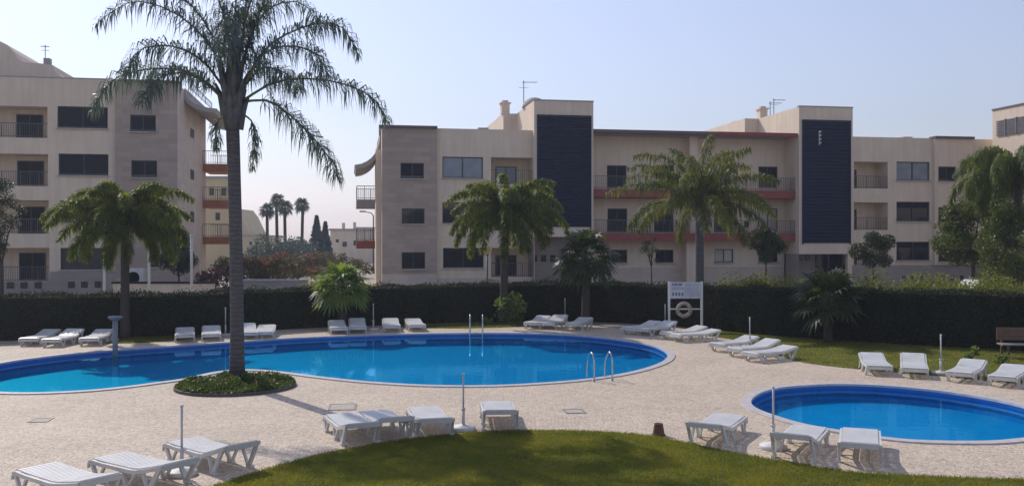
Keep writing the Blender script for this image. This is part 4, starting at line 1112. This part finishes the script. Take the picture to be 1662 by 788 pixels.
LO = dict(
 A1=(-17.41, 34.13, 92, 'leftmost white lounger of the three on the far deck at the left edge'), A2=(-16.41, 33.80, 90, 'middle white lounger of the three left of the steel post'), A3=(-15.34, 34.17, 97, 'white lounger nearest the steel post, right one of its three'),
 B1=(-12.50, 35.32, 109, 'white lounger right of the short mop-crowned palm, first along the hedge'), B2=(-11.59, 35.63, 108, 'white lounger on the hedge side, just left of the parasol pole by the tall trunk'), B3=(-10.36, 36.19, 108, 'white lounger on the far deck half hidden by the tall palm trunk'), B4=(-9.72, 36.45, 101, 'white lounger on the far deck just right of the tall palm trunk'),
 C1=(-7.19, 38.14, 105, 'white lounger before the hedge, in front of the bright fan palm'), C2=(-6.45, 38.55, 101, 'white lounger just left of the parasol pole right of the bright fan palm'), C3=(-5.12, 39.12, 100, 'white lounger just right of the parasol pole behind the main pool'), C4=(-4.14, 39.43, 103, 'white lounger on the far deck, next left of the pool hand rails'),
 D1=(1.13, 40.50, 71, 'leftmost white lounger of the trio right of the rear hand rails'), D2=(1.83, 40.32, 68, 'middle white lounger of the trio below the dark spiky fan palm'), D3=(2.93, 40.03, 69, 'white lounger below the dark spiky fan palm, right of a parasol pole'),
 E1=(5.35, 38.02, 45, 'rear white lounger of the pair left of the notice board'), E2=(5.86, 37.50, 42, 'front white lounger of the pair left of the notice board'), E3=(6.69, 35.92, 32, 'rear white lounger of the pair below the lifebuoy'), E4=(6.97, 35.03, 24, 'front white lounger of the pair below the lifebuoy, reaching past the board'),
 F1=(7.72, 32.07, 37, 'rear white lounger of the three at the right end of the main pool'), F2=(8.00, 30.60, 33, 'middle white lounger of the three at the right end of the main pool'), F3=(8.22, 29.42, 32, 'front white lounger of the three at the right end of the main pool'),
 G1=(10.53, 26.81, 76, 'leftmost white lounger behind the small pool, back to the hedge lawn'), G2=(11.44, 26.31, 68, 'white lounger behind the small pool, left of the parasol pole'), G3=(12.51, 25.40, 53, 'white lounger behind the small pool, right of the parasol pole'), G4=(13.25, 24.62, 52, 'white lounger behind the small pool cut by the right edge'),
 H1=(-3.10, 17.88, -66, 'left white lounger of the three at the front lawn edge'), H2=(-2.51, 18.19, -68, 'white lounger at the front lawn edge, between two others'), H3=(-1.66, 18.56, -76, 'white lounger at the front lawn edge, left of the parasol pole'), H4=(-.28, 19.23, -86, 'lone white lounger at the front lawn edge, right of the parasol pole'),
 I1=(-5.11, 15.68, -40, 'white lounger at the lower left nearest the lawn, right of its parasol pole'), I2=(-5.82, 14.59, -33, 'middle white lounger of the three at the lower left'), I3=(-6.66, 13.82, -36, 'white lounger in the lower left corner cut by the bottom edge'),
 J1=(3.96, 17.80, -118, 'white lounger left of the parasol pole in front of the small pool'), J2=(5.20, 16.64, -118, 'white lounger just right of the parasol pole at the small pool kerb'), J3=(6.16, 16.36, -111, 'rightmost white lounger on the near side of the small pool'))
GN = dict(A='loungers by the steel post', B='loungers behind the tall palm', C='loungers before the bright fan palm', D='loungers below the dark fan palm', E='loungers by the notice board', F='loungers at the pool end', G='loungers behind the small pool', H='loungers along the front lawn', I='loungers at the lower left', J='loungers before the small pool')
protos = {k: None for k in (.38, .42, .47)}; cyc = [.42, .47, .42, .38, .42, .47, .38]
for i, (k, (x, y, a, lb)) in enumerate(LO.items()):
    hh = cyc[i % 7]
    if protos[hh] is None: o = protos[hh] = make_lounger(hh)
    else: o = copy_tree(protos[hh])
    o.location = (x, y, .0); o.rotation_euler.z = R(a); o['label'] = lb; o['group'] = 'white plastic sun loungers'

# ------------------------------------------------------------------ parasol poles
def make_pole():
    root = thing('parasol_stand', 'stand', 'parasol stand', group='parasol stands without canopies')
    m = MB(); m.lathe([(.24, 0), (.25, .02), (.25, .06), (.22, .085), (.06, .10), (.045, .12)], 28); m.build('base', WHITE2, root, True)
    m = MB(); m.tube([(0, 0, .10), (0, 0, .40)], .032, 12); m.tube([(0, 0, .40), (0, 0, .44)], .042, 12); m.build('sleeve', WHITE2, root, True)
    m = MB(); m.tube([(0, 0, .44), (0, 0, 1.10)], .019, 10); m.build('pole', M('off_white_pole', (.55, .55, .54), .4), root, True)
    m = MB(); m.tube([(0, 0, 1.10), (0, 0, 1.14)], .028, 10); m.tube([(.03, 0, .42), (.085, 0, .42)], .012, 6); m.build('cap', WHITE2, root, True)
    return root
pp = make_pole(); first = True
for px, py, lb in ((139, 548, 'empty white parasol pole behind the loungers near the steel post'), (366, 545, 'empty white parasol pole just left of the tall palm trunk'), (606, 536, 'empty white parasol pole right of the bright fan palm'),
                   (917, 524, 'empty white parasol pole below the dark spiky fan palm'), (1079.5, 538, 'empty white parasol pole left of the notice board'), (1217, 567, 'empty white parasol pole between the loungers at the pool end'),
                   (1527, 607, 'empty white parasol pole behind the small pool'), (752, 697, 'empty white parasol pole at the front lawn edge in mid picture'), (1255, 727, 'empty white parasol pole in front of the small pool'), (295, 770, 'empty white parasol pole at the lower left')):
    o = pp if first else copy_tree(pp); first = False
    o.location = gp(px, py); o['label'] = lb; o.rotation_euler.z = px

# ------------------------------------------------------------------ steel post, ladders
b = gp(187, 572); b.z = -.44
root = thing('water_jet_post', 'round steel post with flat disc cap at the main pool edge', 'pool post', b)
m = MB(); m.tube([(0, 0, 0), (0, 0, 1.56)], .085, 20); m.build('post', GREYSTEEL, root, True)
m = MB(); m.lathe([(.1, 1.54), (.2, 1.60), (.235, 1.64), (.235, 1.67), (.2, 1.685)], 28); m.build('disc_cap', GREYSTEEL, root, True)

def ladder(p, rz, label, out=.75, sep=.52):
    root = thing('pool_ladder', label, 'pool ladder', p, rz)
    for s in (-1, 1):
        x = s * sep / 2; pts = [(x, 0, 0), (x, 0, .45)]
        for i in range(1, 9):
            a = i / 8 * math.pi * .62; pts.append((x, .22 - .22 * math.cos(a), .45 + .30 * math.sin(a)))
        pts += [(x, out * .72, .52), (x, out * .82, .3), (x, out * .86, -.1), (x, out * .86, -.42)]
        pts = spline(pts, closed=False, n=3)
        m = MB(); m.tube(pts, .023, 10); m.lathe([(.05, .031), (.05, .045), (.025, .05)], 14, (x, 0, 0)); m.build('hand_rail', STEEL, root, True)
    for i in range(3):
        m = MB(); m.box(-sep / 2, sep / 2, out * .82, out * .9, -.17 - i * .11, -.14 - i * .11); m.build('step', STEEL, root)
p = gp(979, 618); ladder((p.x, p.y, .0), R(14), 'shiny steel pool ladder on the near side of the main pool')
p = gp(773.5, 539); ladder((p.x, p.y, .0), R(180), 'pair of thin steel hand rails on the far side of the main pool')

# ------------------------------------------------------------------ notice board with lifebuoy
Y = 39.0; bl = at(1086, 500, Y).x; br_ = at(1139, 500, Y).x; zt = at(1100, 457.5, Y).z; zb = at(1100, 484, Y).z; zc = at(1100, 501, Y).z
root = thing('notice_board', 'white pool rules notice board on two posts before the hedge', 'notice board', ((bl + br_) / 2, Y, 0)); w = (br_ - bl) / 2
for s in (-1, 1):
    m = MB(); m.box(s * w - .045, s * w + .045, -.045, .045, 0, zt + .03); m.build('post', WHITE, root, bevel=.008)
m = MB(); m.box(-w + .047, w - .047, -.015, .015, zb, zt); m.build('board', M('board_white', (.62, .63, .68), .4), root)
m = MB(); m.box(-w + .047, w - .047, -.02, .02, zc - .025, zc + .025); m.build('crossbar', WHITE, root)
m = MB(); yy = -.018; random.seed(4); x = -w + .13                        # heading and lines of small print, too small to read in the photo
for wd in (.07, .12, .16): m.box(x, x + wd, yy - .003, yy, zt - .14, zt - .05); x += wd + .035
for r_ in range(3):
    x = -w + .13
    while x < -.1:
        wd = random.uniform(.03, .07); m.box(x, x + wd, yy - .003, yy, zt - .23 - r_ * .035, zt - .215 - r_ * .035); x += wd + .02
for i in range(4): m.box(-w + .13 + i * .13, -w + .21 + i * .13, yy - .003, yy, zb + .12, zb + .25)
for r_ in range(11):
    x = -.02
    while x < w - .16:
        wd = random.uniform(.04, .12); m.box(x, min(x + wd, w - .08), yy - .003, yy, zt - .08 - r_ * .05, zt - .068 - r_ * .05); x += wd + .03
m.build('printed_text', M('dark_print', (.16, .17, .24), .6), root)
root = thing('lifebuoy', 'beige ring lifebuoy hanging on the notice board crossbar', 'lifebuoy', (at(1110, 501, Y - .1).x, Y - .1, zc - .02))
m = MB(); R0, r0 = .255, .062; k, j = 36, 12
for a in range(k):
    for q in range(j):
        A, Q = 2 * math.pi * a / k, 2 * math.pi * q / j; rr = R0 + r0 * math.cos(Q); m.v.append((rr * math.cos(A), r0 * .8 * math.sin(Q), rr * math.sin(A)))
for a in range(k):
    for q in range(j): m.f.append((a * j + q, a * j + (q + 1) % j, ((a + 1) % k) * j + (q + 1) % j, ((a + 1) % k) * j + q))
m.build('ring', M('faded_buoy', (.44, .34, .26), .7, .1, 6), root, True)
for q in range(4):
    A = q * math.pi / 2 + .78; m = MB(); pts = []
    for i in range(13):
        Q = 2 * math.pi * i / 12; rr = R0 + (r0 + .006) * math.cos(Q); pts.append((rr * math.cos(A), (r0 * .8 + .006) * math.sin(Q), rr * math.sin(A)))
    m.tube(pts, .012, 5); m.build('band', WHITE, root)
m = MB(); m.tube([((R0 + .085) * math.cos(i * .2618), -.03, (R0 + .085 - .02 * abs(math.sin(i * .5236))) * math.sin(i * .2618)) for i in range(25)], .01, 5); m.build('rope', WHITE2, root, True)

# ------------------------------------------------------------------ street furniture and small things
p = at(791, 405, 47)
root = thing('globe_lamp', 'yellowish globe lamp on a grey post before the apartments', 'lamp', (p.x, 47, GZ)); zz = p.z - GZ
m = MB(); m.tube([(0, 0, 0), (0, 0, zz - .2)], [.05, .04], 10); m.build('post', RAIL, root, True)
m = MB(); m.lathe([(.24 * math.sin(math.pi * i / 12) + .002, -.24 * math.cos(math.pi * i / 12)) for i in range(13)], 20, (0, 0, zz)); m.build('globe', M('yellowed_globe', (.66, .52, .20), .4), root, True)
m = MB(); m.lathe([(.06, zz - .28), (.09, zz - .24), (.06, zz - .2)], 12); m.build('collar', RAIL, root, True)
for px, lb in ((169.5, 'white post in front of the wide ground-floor window of the left block'), (242, 'white post standing between the mop-crowned palm and the small dark tree'), (311, 'white post by the corner of the left block')):
    p = at(px, 390, 44); root = thing('white_post', lb, 'post', (p.x, 44, GZ), 0, 'slim white posts behind the hedge')
    m = MB(); m.tube([(0, 0, .1), (0, 0, 3.6)], .065, 12); m.build('shaft', WHITE2, root, True)
    m = MB(); m.box(-.14, .14, -.14, .14, 0, .1); m.build('foot_plate', RAIL, root)
    m = MB(); m.lathe([(.085, 3.6), (.085, 3.64), (.05, 3.67)], 12); m.build('cap', WHITE2, root)
def lowwall(x0, x1, y, Y, label, mat, capm, th=.25, ang=0):
    a, b = at(x0, y, Y), at(x1, y, Y); root = thing('low_wall', label, 'wall', (a.x, Y, GZ), ang); h = a.z - GZ; w = b.x - a.x
    m = MB(); m.box(0, w, 0, th, -.1, h - .09); m.build('wall', mat, root)
    m = MB(); m.box(-.05, w + .05, -.06, th + .06, h - .088, h); m.build('coping', capm, root)
lowwall(183, 346, 457, 46, 'low cream wall with dark coping below the small tree at the left', CREAM, SHUT, .3)
lowwall(394, 498, 453, 56, 'low dark wall with pale coping in front of the bougainvillea', STONE_G, COPING, .3)
p = at(217, 450, 50); root = thing('air_conditioner', 'white outdoor air conditioner with round fan behind the low wall', 'air conditioner', (p.x, 50, GZ))
m = MB(); m.box(-.55, .55, 0, .4, .85, 1.9); m.build('casing', WHITE2, root, bevel=.02)
m = MB(); m.lathe([(.40, 0), (.40, .03), (.34, .03), (.34, 0)], 28)
m.v = [(x, -.02 - z, y + 1.38) for x, y, z in m.v]; m.build('fan_ring', WHITE, root)
m = MB(); m.lathe([(.335, 0), (.335, .008)], 24); m.v = [(x, -.003 - z, y + 1.38) for x, y, z in m.v]; m.build('fan_grille', SHUT, root)
m = MB(); m.box(-.45, -.35, .05, .35, 0, .85); m.box(.35, .45, .05, .35, 0, .85); m.build('stand', RAIL, root)

# bench at the right edge
root = thing('park_bench', 'reddish-brown bench against the hedge at the right edge', 'bench', ((1672 - CX) * 29.8 / F, 29.8, 0), R(-6))
WD = M('reddish_brown_wood', (.15, .085, .06), .7, .15, 5)
m = MB()
for i in range(3): m.box(-.95, .95, -.25 + i * .16, -.11 + i * .16, .44, .48)
m.build('seat', M('greyed_wood', (.34, .30, .27), .7, .1, 6), root)
m = MB()
for i in range(3): m.box(-.93, .93, .25, .285, .56 + i * .14, .69 + i * .14)
m.build('backrest', WD, root)
for s in (-1, 1):
    m = MB(); m.box(s * .75 - .035, s * .75 + .035, -.22, -.16, 0, .44); m.box(s * .75 - .035, s * .75 + .035, .286, .34, 0, .96); m.box(s * .75 - .035, s * .75 + .035, -.16, .286, .38, .438); m.build('leg', WD, root)

p = gp(1069, 706); root = thing('terracotta_cone', 'small brown tapered pot stump at the lawn edge', 'pot', p)
m = MB(); m.lathe([(.125, 0), (.12, .02), (.085, .22), (.09, .235), (.07, .24), (.06, .21)], 20); m.build('body', M('brown_terracotta', (.16, .07, .045), .8, .15, 12), root, True)
m = MB(); m.lathe([(.135, 0), (.135, .025), (.121, .03)], 20); m.build('foot_ring', M('dark_brown', (.09, .045, .03), .8), root)
for px, py, w, d, lb in ((556, 660, .62, .8, 'rectangular drain cover in the paving left of mid picture'), (66, 681.5, .4, .45, 'small grey drain cover in the paving near the left edge'), (932, 667, .45, .5, 'faint drain cover in the paving in front of the near pool ladder')):
    p = gp(px, py); root = thing('drain_cover', lb, 'drain cover', (p.x, p.y, 0), R(8), 'drain covers in the paving')
    m = MB()
    for a in ((-w / 2, w / 2, -d / 2, -d / 2 + .035), (-w / 2, w / 2, d / 2 - .035, d / 2), (-w / 2, -w / 2 + .035, -d / 2 + .035, d / 2 - .035), (w / 2 - .035, w / 2, -d / 2 + .035, d / 2 - .035)): m.box(*a, -.01, .014)
    m.build('frame', GREYSTEEL, root)
    m = MB(); m.box(-w / 2 + .04, w / 2 - .04, -d / 2 + .04, d / 2 - .04, -.01, .008); m.build('lid', M('grey_lid', (.46, .40, .34), .8, .1, 9), root)

# small table by the stone bay, street lamp, balcony chairs, parked car
p = at(615, 463, 55); root = thing('small_table', 'small reddish-brown table beside the corner of the stone-clad bay', 'table', (p.x, 55, GZ))
m = MB(); m.box(-.3, .3, -.25, .25, .52, .57); m.build('table_top', WD, root)
for sx in (-1, 1):
    for sy in (-1, 1): m = MB(); m.box(sx * .25 - .03, sx * .25 + .03, sy * .2 - .03, sy * .2 + .03, 0, .52); m.build('leg', WD, root)
p = at(606, 345, 95); root = thing('street_lamp', 'thin far street lamp with curved arm beside the stone-clad bay', 'street lamp', (p.x, 95, GZ)); zz = p.z - GZ
m = MB(); m.tube([(0, 0, 0), (0, 0, zz - .3), (-.25, 0, zz), (-.9, 0, zz + .1)], [.09, .06, .05, .04], 8); m.build('pole', RAIL, root, True)
m = MB(); m.box(-1.4, -.8, -.12, .12, zz + .06, zz + .2); m.build('lamp_head', RAIL, root)

def chair():
    root = thing('balcony_chair', 'chair', 'chair', group='chairs on the first-floor balcony')
    m = MB(); m.box(-.24, .24, -.24, .24, .40, .45); m.build('seat', SHUT, root)
    m = MB(); m.box(-.24, .24, .2, .25, .46, .85); m.build('backrest', SHUT, root)
    for sx in (-1, 1):
        for sy in (-1, 1): m = MB(); m.box(sx * .2 - .02, sx * .2 + .02, sy * .2 - .02, sy * .2 + .02, 0, .40); m.build('leg', SHUT, root)
    return root
ch = chair(); zsl = MF.uz(1130, 378)[1]; first = True
for px, lb in ((1028, 'dark chair on the first-floor balcony, left of the sapling'), (1049, 'dark chair on the first-floor balcony, between two shuttered doors'), (1105, 'dark chair on the first-floor balcony, beside the pale palm trunk'), (1208, 'dark chair on the first-floor balcony, left of the white-curtained door')):
    o = ch if first else copy_tree(ch); first = False
    u = MF.uz(px, 378, .8)[0]; q = MF.O + MF.d * u + MF.n * .85
    o.location = (q.x, q.y, zsl); o.rotation_euler.z = ANG + px * .7; o['label'] = lb

p = at(1586, 460, 47); root = thing('parked_car', 'white parked car mostly hidden behind the low shrubs', 'car', (p.x, 47, GZ), R(8)); root.location.x = (1588 - CX) * 47 / F
CARW = M('white_car_paint', (.7, .7, .7), .25); TY = M('tyre_rubber', (.02, .02, .02), .8)
m = MB(); m.prism([(-2.0, .3), (-2.02, .62), (-1.9, .78), (-1.0, .90), (1.35, .92), (1.95, .85), (2.02, .6), (2.0, .3)], 'y', -.85, .85); m.build('body', CARW, root, bevel=.04)
m = MB(); m.prism([(-1.0, .905), (-.35, 1.40), (.1, 1.46), (.95, 1.42), (1.5, .925)], 'y', -.72, .72); c = m.build('cabin', CARW, root, bevel=.03)
for s in (-1, 1):
    m = MB(); m.prism([(-.78, .96), (-.28, 1.34), (.28, 1.38), (.28, .96)], 'y', s * .722, s * .735); m.prism([(.36, .96), (.36, 1.38), (.88, 1.35), (1.25, .98)], 'y', s * .722, s * .735); m.build('side_window', PANE, root)
    for x in (-1.25, 1.25):
        m = MB(); m.lathe([(.31, -.1), (.31, .1)], 22); m.v = [(a + x, s * .80 + cc, b_ + .31) for a, b_, cc in m.v]; wh = m.build('wheel', TY, root, True)
        m = MB(); m.lathe([(.19, -.005), (.19, .005)], 18); m.v = [(a + x, s * .906 + cc, b_ + .31) for a, b_, cc in m.v]; m.build('rim', GREYSTEEL, wh)
